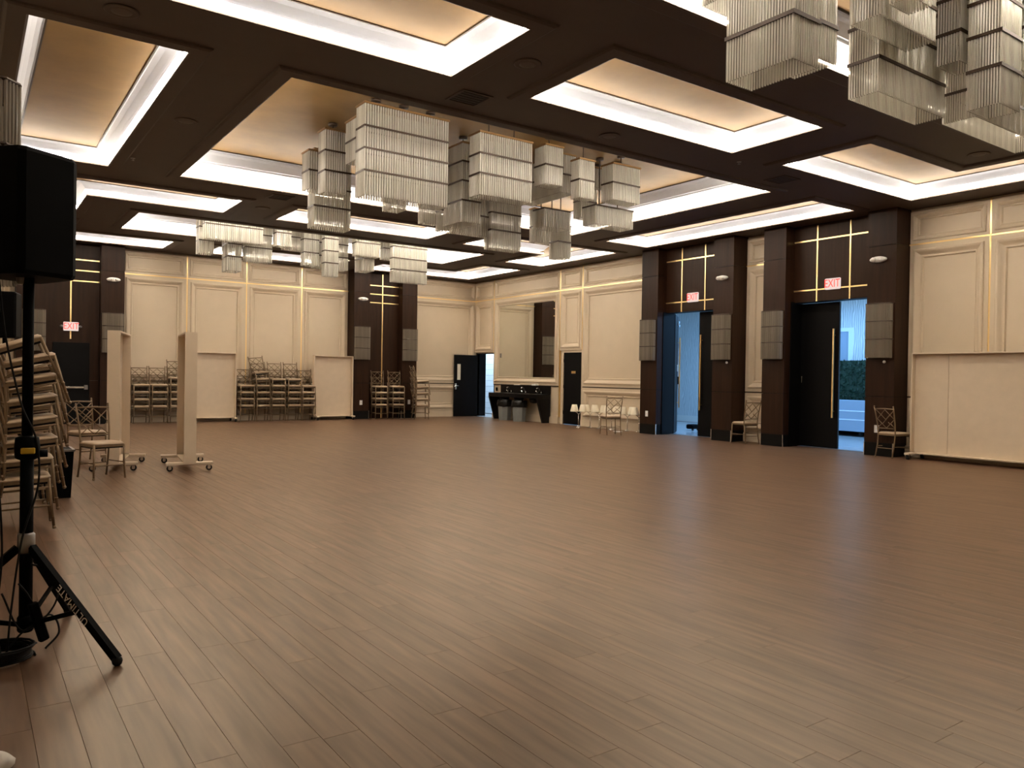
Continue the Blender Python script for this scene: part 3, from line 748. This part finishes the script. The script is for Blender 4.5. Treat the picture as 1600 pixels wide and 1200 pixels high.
sconce(XL+PILF, 4.895, R(90), 'crystal sconce at the left picture edge above the loudspeaker')

# ------------------------------------------------------------------ exit signs, emergency lights, outlets
def exit_sign(loc, rot, label, arrows=False):
    t = thing('exit_sign', label, 'exit sign', loc, (0, 0, rot), 'lit exit signs')
    MB().cbox(-0.165, 0.165, -0.05, 0.0, -0.11, 0.11, 0.01).build('housing', EXITW, t)
    text_mesh('letters', 'EXIT', 0.215, REDL, t, Matrix.Translation((0, -0.0515, 0)) @ Matrix.Rotation(R(90), 4, 'X') @ Matrix.Diagonal((0.78, 1.05, 1, 1)), 0.001)
    if arrows:
        for s in (-1, 1): MB().sphere((s*0.205, -0.03, 0), 0.04, 10, 6, 0.8).build('lamp_head', GREYP, t, True)
exit_sign((PX+0.30, 12.635, 3.31), R(-90), 'red lit EXIT sign above the first tall doorway')
exit_sign((PX+0.30, 9.005, 3.31), R(-90), 'red lit EXIT sign above the second tall doorway')
exit_sign((2.18, YB-HP-0.015, 2.45), 0, 'red lit EXIT sign above the black door on the far wall', True)
def emergency(loc, rot, label):
    t = thing('emergency_light', label, 'emergency light', loc, (0, 0, rot), 'white emergency lights')
    rings = []
    for y, s in ((0.0,1.0),(-0.04,1.0),(-0.06,0.85)):
        rings.append([(0.16*s*math.cos(a), y, 0.055*s*math.sin(a)) for a in [2*PI*i/20 for i in range(20)]])
    MB().loft(rings).build('body', WHITEP, t, True)
    for s in (-1, 1): MB().sphere((s*0.07, -0.075, 0), 0.045, 12, 8, 0.9).build('lamp_head', WHITEP, t, True)
emergency((PX, 11.53, 3.635), R(-90), 'white twin-head emergency light on the pilaster right of the first tall doorway')
emergency((PX, 7.90, 3.635), R(-90), 'white twin-head emergency light on the nearest right-hand pilaster')
emergency((3.09, YB-PILF, 3.67), 0, 'white twin-head emergency light on the far left pilaster')
emergency((9.93, YB-PILF, 3.66), 0, 'white twin-head emergency light on the pilaster left of the chair niche')
def outlet(loc, rot, label):
    t = thing('wall_outlet', label, 'outlet', loc, (0, 0, rot), 'white wall outlets')
    MB().cbox(-0.045, 0.045, -0.008, 0.0, -0.07, 0.07, 0.003).build('plate', WHITEP, t)
    for s in (-1, 1): MB().cbox(-0.018, 0.018, -0.011, -0.007, s*0.03-0.016, s*0.03+0.016, 0.003).build('socket', COVE, t)
outlet((PX, 13.82, 0.50), R(-90), 'white outlet on the pilaster beside the row of lamps')
outlet((PX, 7.88, 0.50), R(-90), 'white outlet low on the nearest pilaster, behind the chair')
outlet((9.91, YB-PILF, 0.50), 0, 'white outlet on the pilaster beside the far rolling board')
outlet((11.55, YB-PILF, 0.51), 0, 'white outlet on the pilaster beside the sideways chair stack')
for y, z, l in ((11.36,1.75,'small white knob sensor below the sconce at the first tall doorway'), (7.75,1.74,'small white knob sensor below the nearest sconce')):
    t = thing('sensor', l, 'sensor', (PX, y, z)); MB().sphere((-0.02,0,0), 0.028, 10, 6).build('body', WHITEP, t, True)
t = thing('wall_plate', 'small cream switch plate low on the panel between the pilasters', 'switch', (XR-0.024, 10.58, 1.30)); MB().cbox(-0.01, 0, -0.06, 0.06, -0.05, 0.05, 0.003).build('plate', CREAM, t)

# ------------------------------------------------------------------ mirror and vanity
t = thing('wall_mirror', 'large wall mirror above the black vanity', 'mirror', (XR-0.012, 19.58, 1.355))
for a, b_ in ((-1.47,0.017),(0.023,1.47)): MB().box(-0.006, 0.0, a, b_, 0, 2.28).build('pane', MIRROR, t)
MB().cbox(-0.016, -0.006, 1.34, 1.42, 0.62, 0.76, 0.003).build('switch_plate', SILV, t)
t = thing('vanity', 'black stone wash vanity with slanted side legs under the mirror', 'vanity', (XR, 18.28, 0))
MB().cbox(-0.52, -0.03, 0.0, 2.62, 0.72, 0.85, 0.006).build('counter', STONE, t)
MB().box(-0.05, -0.026, 0.0, 2.61, 0.85, 1.10).build('backsplash', STONE, t)
for y in (0.0, 2.54):
    MB().add([(-0.52,y,0.72),(-0.30,y,0.0),(-0.035,y,0.0),(-0.035,y,0.72),(-0.52,y+0.08,0.72),(-0.30,y+0.08,0.0),(-0.035,y+0.08,0.0),(-0.035,y+0.08,0.72)],
             [(0,1,2,3),(7,6,5,4),(0,4,5,1),(1,5,6,2),(2,6,7,3),(3,7,4,0)]).build('side_leg', STONE, t)
for yc in (0.48, 1.27, 2.05):
    MB().lathe([(0.17,0.0),(0.175,0.012),(0.16,0.014),(0.15,0.002),(0.001,0.001)], 20, (-0.28,yc,0.845)).build('basin_rim', STONE, t, True)
    MB().lathe([(0.16,0.0),(0.13,-0.12),(0.05,-0.15),(0.001,-0.15)], 16, (-0.28,yc,0.72)).build('basin_bowl', STONE, t, True)
    fm = MB(); fm.tube([(-0.09,yc,0.85),(-0.09,yc,1.0),(-0.11,yc,1.03),(-0.18,yc,1.03),(-0.20,yc,0.99)], 0.012)
    fa = fm.build('faucet', CHROME, t, True)
    for s in (-1, 1):
        hm = MB(); hm.tube([(-0.09,yc+s*0.10,0.85),(-0.09,yc+s*0.10,0.92)], 0.014); hm.tube([(-0.09,yc+s*0.10,0.92),(-0.13,yc+s*0.13,0.935)], 0.008); hm.build('tap_handle', CHROME, fa, True)
for y, l in ((20.1,'grey octagonal bin with black liner under the left end of the vanity'), (19.32,'grey octagonal bin with black liner under the middle of the vanity')):
    t = thing('trash_can', l, 'trash can', (XR-0.42, y, 0), (0, 0, R(10)), 'grey bins under the vanity')
    oc = lambda r, z: [(r*math.cos(2*PI*(i+0.5)/8), r*math.sin(2*PI*(i+0.5)/8), z) for i in range(8)]
    MB().loft([oc(0.20,0.0), oc(0.235,0.5)]).build('bin', GREYP, t)
    bgm = MB(); rnd = random.Random(int(y*10)); rg = []
    for z, r in ((0.43,0.242),(0.50,0.252),(0.58,0.245),(0.64,0.215),(0.60,0.20),(0.40,0.19)):
        rg.append([((r+rnd.uniform(-0.012,0.012))*math.cos(2*PI*i/24), (r+rnd.uniform(-0.012,0.012))*math.sin(2*PI*i/24), z+rnd.uniform(-0.012,0.012)) for i in range(24)])
    bgm.loft(rg).build('liner', BAG, t)
t = thing('paper_towels', 'white folded paper towels on the vanity ledge', 'paper towels', (XR-0.09, 18.98, 1.10)); MB().cbox(-0.06, 0.06, -0.11, 0.11, 0, 0.05, 0.01).build('stack', WHITEP, t)
t = thing('soap_tray', 'small pale tray on the vanity ledge', 'tray', (XR-0.09, 19.93, 1.10)); MB().cbox(-0.05, 0.05, -0.11, 0.11, 0, 0.02, 0.006).build('tray', WHITEP, t)
t = thing('soap_dispenser', 'small dark dispenser on the wall left of the vanity', 'dispenser', (XR-0.004, 21.15, 0.95)); MB().cbox(-0.05, 0, -0.03, 0.03, -0.06, 0.06, 0.006).build('body', BLKP, t)

# ------------------------------------------------------------------ lamps on the floor along the wall
def lamp_meshes():
    ms = []
    ms.append(('base', MB().lathe([(0.085,0.0),(0.085,0.012),(0.05,0.02),(0.018,0.05),(0.009,0.06)], 18).mesh('base', CHROME, True)))
    ms.append(('stem', MB().tube([(0,0,0.05),(0,0,0.36)], 0.009, 8).mesh('stem', CHROME, True)))
    for s in (-1, 1):
        pts = [(0,0,0.345)] + [(s*0.115*(1-math.cos(a)), 0, 0.345+0.0+0.115*math.sin(a)*0.9-0.02*math.sin(2*a)) for a in [PI/2*k/6 for k in range(1, 7)]]
        ms.append(('arm', MB().tube(pts, 0.008, 8).mesh('arm', CHROME, True)))
        sm = MB(); q = s*0.115
        prof = [(0.115,0.44),(0.068,0.63)]
        rings = [[(q+r*math.cos(2*PI*i/20), r*math.sin(2*PI*i/20), z) for i in range(20)] for r, z in ((0.115,0.44),(0.068,0.63),(0.064,0.63),(0.111,0.44))]
        sm.loft(rings, False, False); ms.append(('lamp_shade', sm.mesh('lamp_shade', SHADE, True)))
    return ms
LM = lamp_meshes()
for i, (x, y, rz, l) in enumerate(((13.72,16.30,-42,'twin-shade table lamp standing on the floor in front of the flush black door'), (14.02,16.16,-30,'twin-shade table lamp on the floor, second from the flush black door'),
                     (13.98,15.74,-55,'twin-shade table lamp on the floor, third from the flush black door'), (13.95,15.22,-35,'twin-shade table lamp on the floor behind the lone chair'),
                     (14.02,14.70,-48,'twin-shade table lamp on the floor, second from the dark pilaster'), (14.1,14.36,-28,'twin-shade table lamp on the floor, nearest the dark pilaster'))):
    t = thing('table_lamp', l, 'lamp', (x, y, 0), (0, 0, R(rz)), 'twin-shade lamps along the wall')
    for nm, me in LM: link(nm, me, t)
t = thing('plate', 'white plate lying on the floor beside the lamps', 'plate', (13.55, 14.55, 0)); MB().lathe([(0.06,0.0),(0.12,0.018),(0.115,0.022),(0.05,0.006),(0.001,0.006)], 20).build('dish', WHITEP, t, True)

# ------------------------------------------------------------------ chairs
def chair_parts():
    ps = []
    def P(n, mb, m_, sm=True): ps.append((n, mb.mesh(n, m_, sm)))
    # cushion
    def sq(x, y, z, r=0.05, k=4):
        pts = []
        for cx, cy, a0 in ((x-r,y-r,0),(-x+r,y-r,90),(-x+r,-y+r,180),(x-r,-y+r,270)):
            for i in range(k+1):
                a = R(a0+90*i/k); pts.append((cx+r*math.cos(a), cy+r*math.sin(a)-0.005, z))
        return pts
    P('seat', MB().loft([sq(0.185,0.185,0.427), sq(0.197,0.197,0.434), sq(0.197,0.197,0.445), sq(0.175,0.175,0.462), sq(0.10,0.10,0.467)]), CUSH)
    P('seat_base', MB().box(-0.176, 0.176, -0.182, 0.176, 0.384, 0.424), BLACKW, False)  # black seat underside, also standing in for shadow between stacked seats
    fm = MB()
    for s in (-1, 1):
        fm.bar((s*0.185,-0.19,0.415), (s*0.178,0.185,0.415), 0.022, 0.026); fm.bar((-0.19,s*0.187,0.415), (0.19,s*0.187,0.415), 0.022, 0.026)
    P('seat_frame', fm, CHAMP, False)
    for s in (-1, 1):
        lm = MB().tube([(s*0.195,-0.205,0.0),(s*0.186,-0.192,0.22),(s*0.186,-0.188,0.43)], 0.012, 7, 0.0145)
        lm.sphere((s*0.195,-0.205,0.012), 0.016, 8, 4); lm.sphere((s*0.191,-0.199,0.10), 0.016, 8, 4, 0.5)
        P('leg', lm, CHAMP)
        bm = MB().tube([(s*0.178,0.255,0.0),(s*0.176,0.205,0.22),(s*0.178,0.185,0.43),(s*0.186,0.205,0.62),(s*0.195,0.245,0.80),(s*0.200,0.275,0.92)], 0.012, 7)
        bm.sphere((s*0.200,0.277,0.925), 0.015, 8, 4); bm.sphere((s*0.178,0.255,0.012), 0.016, 8, 4)
        P('back_leg', bm, CHAMP)
    def bp(u, v):                     # u -1..1 across, v 0..1 from lower rail to top rail
        z = 0.53 + v*0.35; y = 0.192 + (z-0.53)**1.25*0.21; return (u*(0.180+0.016*v), y, z)
    P('top_rail', MB().tube([bp(-1,1.0), bp(0,1.02), bp(1,1.0)], 0.011, 7), CHAMP)
    P('lower_rail', MB().tube([bp(-1,0.0), bp(1,0.0)], 0.009, 6), CHAMP)
    la = MB()
    for a, b_ in (((0,.97),(-.95,.48)),((0,.97),(.95,.48)),((-.95,.95),(.46,.22)),((.95,.95),(-.05,.43)),((-.25,.33),(-.46,.22)),((-.95,.48),(0,.02)),((.95,.48),(0,.02)),
                ((-.95,.04),(-.47,.26)),((.95,.04),(.47,.26)),((-.5,.72),(-.0,.47)),((.5,.72),(.0,.45))):
        la.tube([bp(*a), bp(*b_)], 0.0068, 5)
    P('lattice', la, CHAMP)
    for a, b_ in (((-.19,-.195,.17),(.19,-.195,.17)), ((-.177,.212,.17),(.177,.212,.17)), ((-.19,-.196,.20),(-.177,.21,.20)), ((.19,-.196,.20),(.177,.21,.20))):
        P('stretcher', MB().tube([a, b_], 0.008, 6), CHAMP)
    return ps
CP = chair_parts()
def chair(x, y, z, rz, label, group=None, rx=0.0, ry=0.0):
    t = thing('chiavari_chair', label, 'chair', (x, y, z), (R(rx), R(ry), R(rz)), group)
    for nm, me in CP: link(nm, me, t)
    return t
# single chairs; local front is -y
chair(1.437, 11.05, 0, 18, 'lattice-back chair standing in front of the left rolling board')
chair(1.50, 13.10, 0, 20, 'lattice-back chair half hidden behind the chair beside the left rolling board')
chair(12.80, 14.00, 0, 157, 'lone lattice-back chair seen from behind, in front of the floor lamps')
chair(13.86, 10.88, 0, 168, 'lattice-back chair between the two tall doorways, partly behind a pilaster')
chair(13.88, 7.58, 0, 80, 'lattice-back chair against the nearest pilaster beside the big rolling board')
ORD = ['lowest', 'second from the floor', 'third from the floor', 'fourth from the floor', 'fifth from the floor', 'sixth from the floor', 'seventh from the floor', 'eighth from the floor']
SP = 0.186
def stack(x, y, rz, n, where, grp, tilt=None, dy=0.0, pivot=0.0):
    for k in range(n):
        nm = 'topmost' if k == n-1 else ORD[k]
        rx, ry, ox, oz = (tilt(k) if tilt else (0, 0, 0, 0))
        a = R(rz); fx, fy = math.sin(a), -math.cos(a)
        ox -= pivot*math.sin(R(rx)); oz += pivot*(1-math.cos(R(rx)))
        chair(x+fx*(ox+dy*k), y+fy*(ox+dy*k), k*SP+oz, rz+random.uniform(-1.2, 1.2), 'chair %s, %s' % (where, nm), grp, rx, ry)
g1 = 'stacked chairs along the far wall, left group'
stack(3.76, 22.14, 0, 4, 'in the first stack beside the left rolling board', g1)
stack(4.20, 22.14, 0, 4, 'in the second stack at the far wall', g1)
stack(4.64, 22.12, 0, 5, 'behind the second rolling board at the far wall', g1)
g2 = 'stacked chairs along the far wall, middle group'
def lean(k): return (0, 0, 0, 0) if k < 4 else (-2.5*(k-3), -3*(k-3), 0.01*(k-3), 0.0)
stack(6.46, 22.14, 0, 4, 'in the first stack of the middle group, leftmost', g2)
stack(6.90, 22.12, 0, 6, 'in the tallest stack of the middle group', g2, lean)
stack(7.34, 22.14, 0, 5, 'in the third stack of the middle group', g2)
stack(7.80, 22.12, 0, 5, 'in the fourth stack of the middle group', g2)
stack(8.22, 22.10, 0, 4, 'in the fifth stack, beside the right-hand far board', g2)
g3 = 'stacked chairs in the dark niche'
stack(10.46, 21.92, -6, 4, 'in the left stack of the dark niche', g3)
stack(11.02, 21.88, -6, 4, 'in the right stack of the dark niche', g3)
stack(11.62, 21.40, 78, 5, 'in the sideways stack beside the dark niche', g3, lambda k: (-1.2*k, 0, 0.008*k, 0))
# leaning pile by the loudspeaker stand
g4 = 'leaning chair pile behind the loudspeaker stand'
def pile(k): return (-(3,4,6,8,9,10.5,14,21)[k], 0, (0.01,0.03,0.055,0.055,0.055,0.05,0.04,-0.06)[k], (0,-0.03,-0.05,-0.065,-0.075,-0.09,-0.11,-0.17)[k])
stack(0.40, 7.82, 90, 8, 'in the near leaning pile behind the loudspeaker stand', g4, pile, pivot=0.45)
def pile2(k): return (-(2,3,4,5,7,10)[k], 0, 0.012*k, 0.0)
stack(0.46, 8.92, 92, 6, 'in the further pile behind the leaning chairs', g4, pile2, pivot=0.45)

# ------------------------------------------------------------------ rolling boards
def rolling_board(x, y, rz, wd, label, seam=None, feet=None, top=1.90):
    """local: width along x, open framed face toward -y"""
    t = thing('rolling_board', label, 'partition board', (x, y, 0), (0, 0, R(rz)), 'cream rolling partition boards')
    hw = wd/2; z0 = 0.10; d0, d1 = -0.078, 0.078
    if seam is None:
        MB().box(-hw+0.02, hw-0.02, 0.03, 0.05, z0+0.02, top-0.02).build('panel', FLAT, t)
    else:
        MB().box(-hw+0.02, seam-0.003, 0.03, 0.05, z0+0.02, top-0.02).build('panel', FLAT, t)
        MB().box(seam+0.003, hw-0.02, 0.03, 0.05, z0+0.02, top-0.02).build('panel', FLAT, t)
    for s in (-1, 1): MB().box(min(s*hw, s*(hw-0.022)), max(s*hw, s*(hw-0.022)), d0, d1, z0, top).build('stile', FLAT, t)
    MB().box(-hw+0.022, hw-0.022, d0, d1, top-0.022, top).build('top_rail', FLAT, t)
    MB().box(-hw+0.022, hw-0.022, d0, d1, z0, z0+0.022).build('bottom_rail', FLAT, t)
    for fx in (feet or (-hw+0.06, hw-0.06)):
        MB().cbox(fx-0.045, fx+0.045, -0.30, 0.30, z0-0.015, z0+0.022, 0.005).build('foot', FLAT, t)
        for s in (-1, 1):
            cm_ = MB(); cm_.tube([(fx-0.018,s*0.25,0.04),(fx+0.018,s*0.25,0.04)], 0.04, 16)
            c_ = cm_.build('caster', RUBBER, t)
            hb = MB(); hb.tube([(fx-0.021,s*0.25,0.04),(fx+0.021,s*0.25,0.04)], 0.018, 12); hb.box(fx-0.026, fx-0.022, s*0.25-0.02, s*0.25+0.02, 0.03, z0-0.015); hb.box(fx+0.022, fx+0.026, s*0.25-0.02, s*0.25+0.02, 0.03, z0-0.015)
            hb.build('caster_fork', CHROME, c_)
    return t
rolling_board(1.80, 12.22, 90-15, 1.22, 'cream rolling board seen edge-on, left of the pair on the open floor')
rolling_board(2.61, 11.80, -90-7.5, 1.22, 'cream rolling board seen edge-on, right of the pair on the open floor')
rolling_board(5.58, 22.16, 0, 1.22, 'cream rolling board against the far wall beside the left chair stacks')
rolling_board(9.00, 22.05, 0, 1.22, 'cream rolling board against the far wall beside the dark niche')
rolling_board(13.95, 6.06, -90, 2.44, 'wide cream rolling board along the right wall at the picture edge', seam=-1.22+0.60)

# ------------------------------------------------------------------ loudspeaker, stand and cables in the left foreground
SX, SY = 0.252, 4.42
t = thing('speaker_stand', 'black tripod loudspeaker stand at the left edge', 'speaker stand', (SX, SY, 0))
MB().tube([(0,0,0.10),(0,0,1.0)], 0.029, 16).build('lower_tube', BLKP, t, True)
MB().tube([(0,0,0.98),(0,0,1.86)], 0.024, 16).build('upper_tube', BLKP, t, True)
cl = MB(); cl.lathe([(0.026,-0.06),(0.05,-0.05),(0.055,0.0),(0.05,0.05),(0.026,0.06)], 16, (0,0,0.98)); col_ = cl.build('clamp', BLKP, t, True)
MB().cbox(-0.03, 0.03, -0.062, -0.052, -0.015+0.97, 0.015+0.97, 0.004).build('clamp_label', YEL, col_)
MB().tube([(0.04,0,0.95),(0.085,0,0.95)], 0.018, 12).build('clamp_knob', BLKP, col_, True)
MB().lathe([(0.03,-0.05),(0.038,-0.04),(0.038,0.04),(0.03,0.05)], 16, (0,0,0.52)).build('leg_collar', SILV, t, True)
MB().lathe([(0.03,-0.04),(0.036,-0.03),(0.036,0.03),(0.03,0.04)], 16, (0,0,0.13)).build('brace_hub', BLKP, t, True)
rl = 0.57
for k, az in enumerate((144, 264, 24)):
    a = R(90-az); dx, dy = math.cos(a), math.sin(a)
    lg = MB(); lg.bar((dx*0.035, dy*0.035, 0.50), (dx*rl, dy*rl, 0.03), 0.030, 0.036)
    L = lg.build('leg', BLKP, t)
    MB().sphere((dx*rl, dy*rl, 0.022), 0.024, 10, 6).build('rubber_foot', RUBBER, L, True)
    f_ = 0.58
    br = MB(); br.bar((dx*0.03, dy*0.03, 0.13), (dx*(0.035+(rl-0.035)*f_), dy*(0.035+(rl-0.035)*f_), 0.50-0.47*f_), 0.012, 0.022); br.build('brace', BLKP, t)
    if k == 0:
        A = Vector((dx*0.035, dy*0.035, 0.50)); B = Vector((dx*rl, dy*rl, 0.03)); ex = (A-B).normalized()
        ez = Vector((dy, -dx, 0)); ez = ez - ex*ez.dot(ex); ez.normalize(); ey = ez.cross(ex)
        M_ = Matrix((ex, ey, ez)).transposed().to_4x4(); M_.translation = (A*0.48+B*0.52) + ez*0.0165
        text_mesh('lettering', 'ULTIMATE', 0.052, PRINT, L, M_, 0.0004, 'white lettering along the leg')
t = thing('loudspeaker', 'large black loudspeaker on the tripod stand at the left edge', 'loudspeaker', (SX-0.018, SY+0.02, 1.80), (0, 0, R(32)))
pts = [(-0.21,0.18),(-0.13,-0.17),(0.13,-0.17),(0.21,0.18)]
def rr_(ins, z, dz=0): return [(x*(1-ins), y*(1-ins), z) for x, y in [(-0.20,0.19),(-0.215,0.17),(-0.15,-0.16),(-0.12,-0.18),(0.12,-0.18),(0.15,-0.16),(0.215,0.17),(0.20,0.19)]]
MB().loft([rr_(0.05,0.0), rr_(0.0,0.02), rr_(0.0,0.568), rr_(0.05,0.588)]).build('cabinet', BLKP, t)
MB().cbox(-0.18, 0.18, 0.188, 0.20, 0.05, 0.54, 0.006).build('grille', GRILLE, t)
MB().lathe([(0.03,-0.03),(0.035,0.0),(0.05,0.004)], 14).build('pole_cup', SILV, t, True)
for s in (-1, 1): MB().tube([(s*0.185,-0.03,0.25),(s*0.215,-0.03,0.27),(s*0.215,-0.03,0.40),(s*0.185,-0.03,0.42)], 0.012, 8).build('handle', BLKP, t, True)
def cable(name, pts, label, r=0.005, n=40):
    # smooth Catmull-Rom tube
    P = [Vector(p) for p in pts]; P = [P[0]*2-P[1]] + P + [P[-1]*2-P[-2]]; out = []
    for i in range(1, len(P)-2):
        for k in range(n//len(pts)+4):
            u = k/(n//len(pts)+4); a, b_, c, d = P[i-1], P[i], P[i+1], P[i+2]
            out.append(0.5*((2*b_)+(c-a)*u+(2*a-5*b_+4*c-d)*u*u+(3*b_-a-3*c+d)*u**3))
    out.append(P[-2]); o = MB().tube(out, r, 6).build(name, RUBBER, None, True)
    return tag(o, label, 'cable', 'black cables at the loudspeaker stand')
cable('cable', [(SX-0.12,SY+0.05,1.80),(SX-0.09,SY-0.02,1.5),(SX-0.03,SY-0.05,1.2),(SX+0.035,SY-0.04,1.02),(SX+0.045,SY-0.03,0.8),(SX-0.02,SY-0.05,0.55),(SX-0.06,SY-0.08,0.25),(SX-0.08,SY-0.10,0.006)], 'black cable crossing in front of the stand pole')
cable('cable', [(SX-0.16,SY+0.08,1.80),(SX-0.15,SY+0.02,1.3),(SX-0.12,SY-0.02,0.9),(SX-0.10,SY-0.06,0.5),(SX-0.12,SY-0.10,0.2),(SX-0.10,SY-0.16,0.006)], 'black cable hanging down left of the stand pole')
cable('cable', [(SX+0.02,SY-0.03,0.42),(SX+0.10,SY-0.04,0.38),(SX+0.13,SY-0.05,0.26),(SX+0.08,SY-0.05,0.16),(SX-0.02,SY-0.06,0.10),(SX-0.10,SY-0.10,0.006)], 'black cable looping right of the stand pole near the floor')
cable('cable', [(SX-0.10,SY-0.05,0.30),(SX-0.02,SY-0.08,0.12),(SX+0.10,SY-0.02,0.16),(SX+0.14,SY-0.02,0.07),(SX+0.08,SY-0.05,0.006)], 'thin black cable bowing over the tripod brace')
cc = MB(); rnd = random.Random(5)
pts = []
for i in range(9*16):
    a = 2*PI*i/16; r = 0.135 + 0.02*math.sin(i*0.37) + rnd.uniform(-0.004, 0.004)
    pts.append((0.15+r*math.cos(a), 4.30+r*0.9*math.sin(a), 0.006 + 0.008*(i/16)))
cc.tube(pts, 0.0055, 6)
tag(cc.build('cable_coil', RUBBER, None, True), 'coiled black cable lying on the floor by the tripod', 'cable')
t = thing('power_strip', 'small black power block hanging beside the stand pole near the floor', 'power strip', (SX+0.075, SY-0.06, 0.05), (R(0), R(-16), R(20)))
MB().cbox(-0.022, 0.022, -0.015, 0.015, 0.0, 0.20, 0.005).build('block', BLKP, t)
MB().tube([(0,0,0.2),(-0.01,0,0.26),(-0.03,0,0.32)], 0.005, 6).build('lead', RUBBER, t, True)
# further loudspeaker and a black bin behind the chair pile
t = thing('loudspeaker', 'smaller black loudspeaker further back at the left picture edge', 'loudspeaker', (0.44, 12.6, 1.78), (0, 0, R(-15)))
MB().cbox(-0.17, 0.17, -0.16, 0.16, 0.0, 0.62, 0.02).build('cabinet', BLKP, t)
MB().cbox(-0.15, 0.15, -0.168, -0.158, 0.04, 0.58, 0.004).build('grille', BLKP, t)
t = thing('speaker_stand', 'further black tripod stand under the smaller loudspeaker', 'speaker stand', (0.44, 12.6, 0))
MB().tube([(0,0,0.1),(0,0,1.80)], 0.02, 12).build('pole', BLKP, t, True)
for az in (20, 140, 260):
    a = R(az); MB().bar((0,0,0.75), (0.5*math.cos(a), 0.5*math.sin(a), 0.02), 0.025, 0.03).build('leg', BLKP, t)
t = thing('storage_bin', 'black bin with pale rim at the foot of the leaning chair pile', 'bin', (0.80, 9.62, 0))
MB().loft([[(x*0.86,y*0.86,0) for x,y in ((-0.16,-0.2),(0.16,-0.2),(0.16,0.2),(-0.16,0.2))], [(x,y,0.50) for x,y in ((-0.16,-0.2),(0.16,-0.2),(0.16,0.2),(-0.16,0.2))]]).build('body', BLKP, t)
rm_ = MB()
for s in (-1, 1): rm_.box(s*0.16-0.012, s*0.16+0.012, -0.212, 0.212, 0.495, 0.515); rm_.box(-0.16, 0.16, s*0.2-0.012, s*0.2+0.012, 0.495, 0.515)
rm_.build('rim', SILV, t)
# pale bundle in the lower left corner
mb = MB(); rnd = random.Random(9); rg = []
for z, r in ((0.0,0.05),(0.012,0.062),(0.03,0.062),(0.05,0.05),(0.062,0.028),(0.066,0.006)):
    rg.append([((r*(1+0.12*math.sin(3*a+z*60)))*math.cos(a), (r*(1+0.10*math.cos(2*a)))*math.sin(a), z) for a in [2*PI*i/20 for i in range(20)]])
mb.loft(rg); o = mb.build('cloth_bundle', CLOTH, None, True); o.location = (0.085, 3.13, 0.0)
tag(o, 'pale cloth bundle on the floor in the lower left corner', 'cloth')
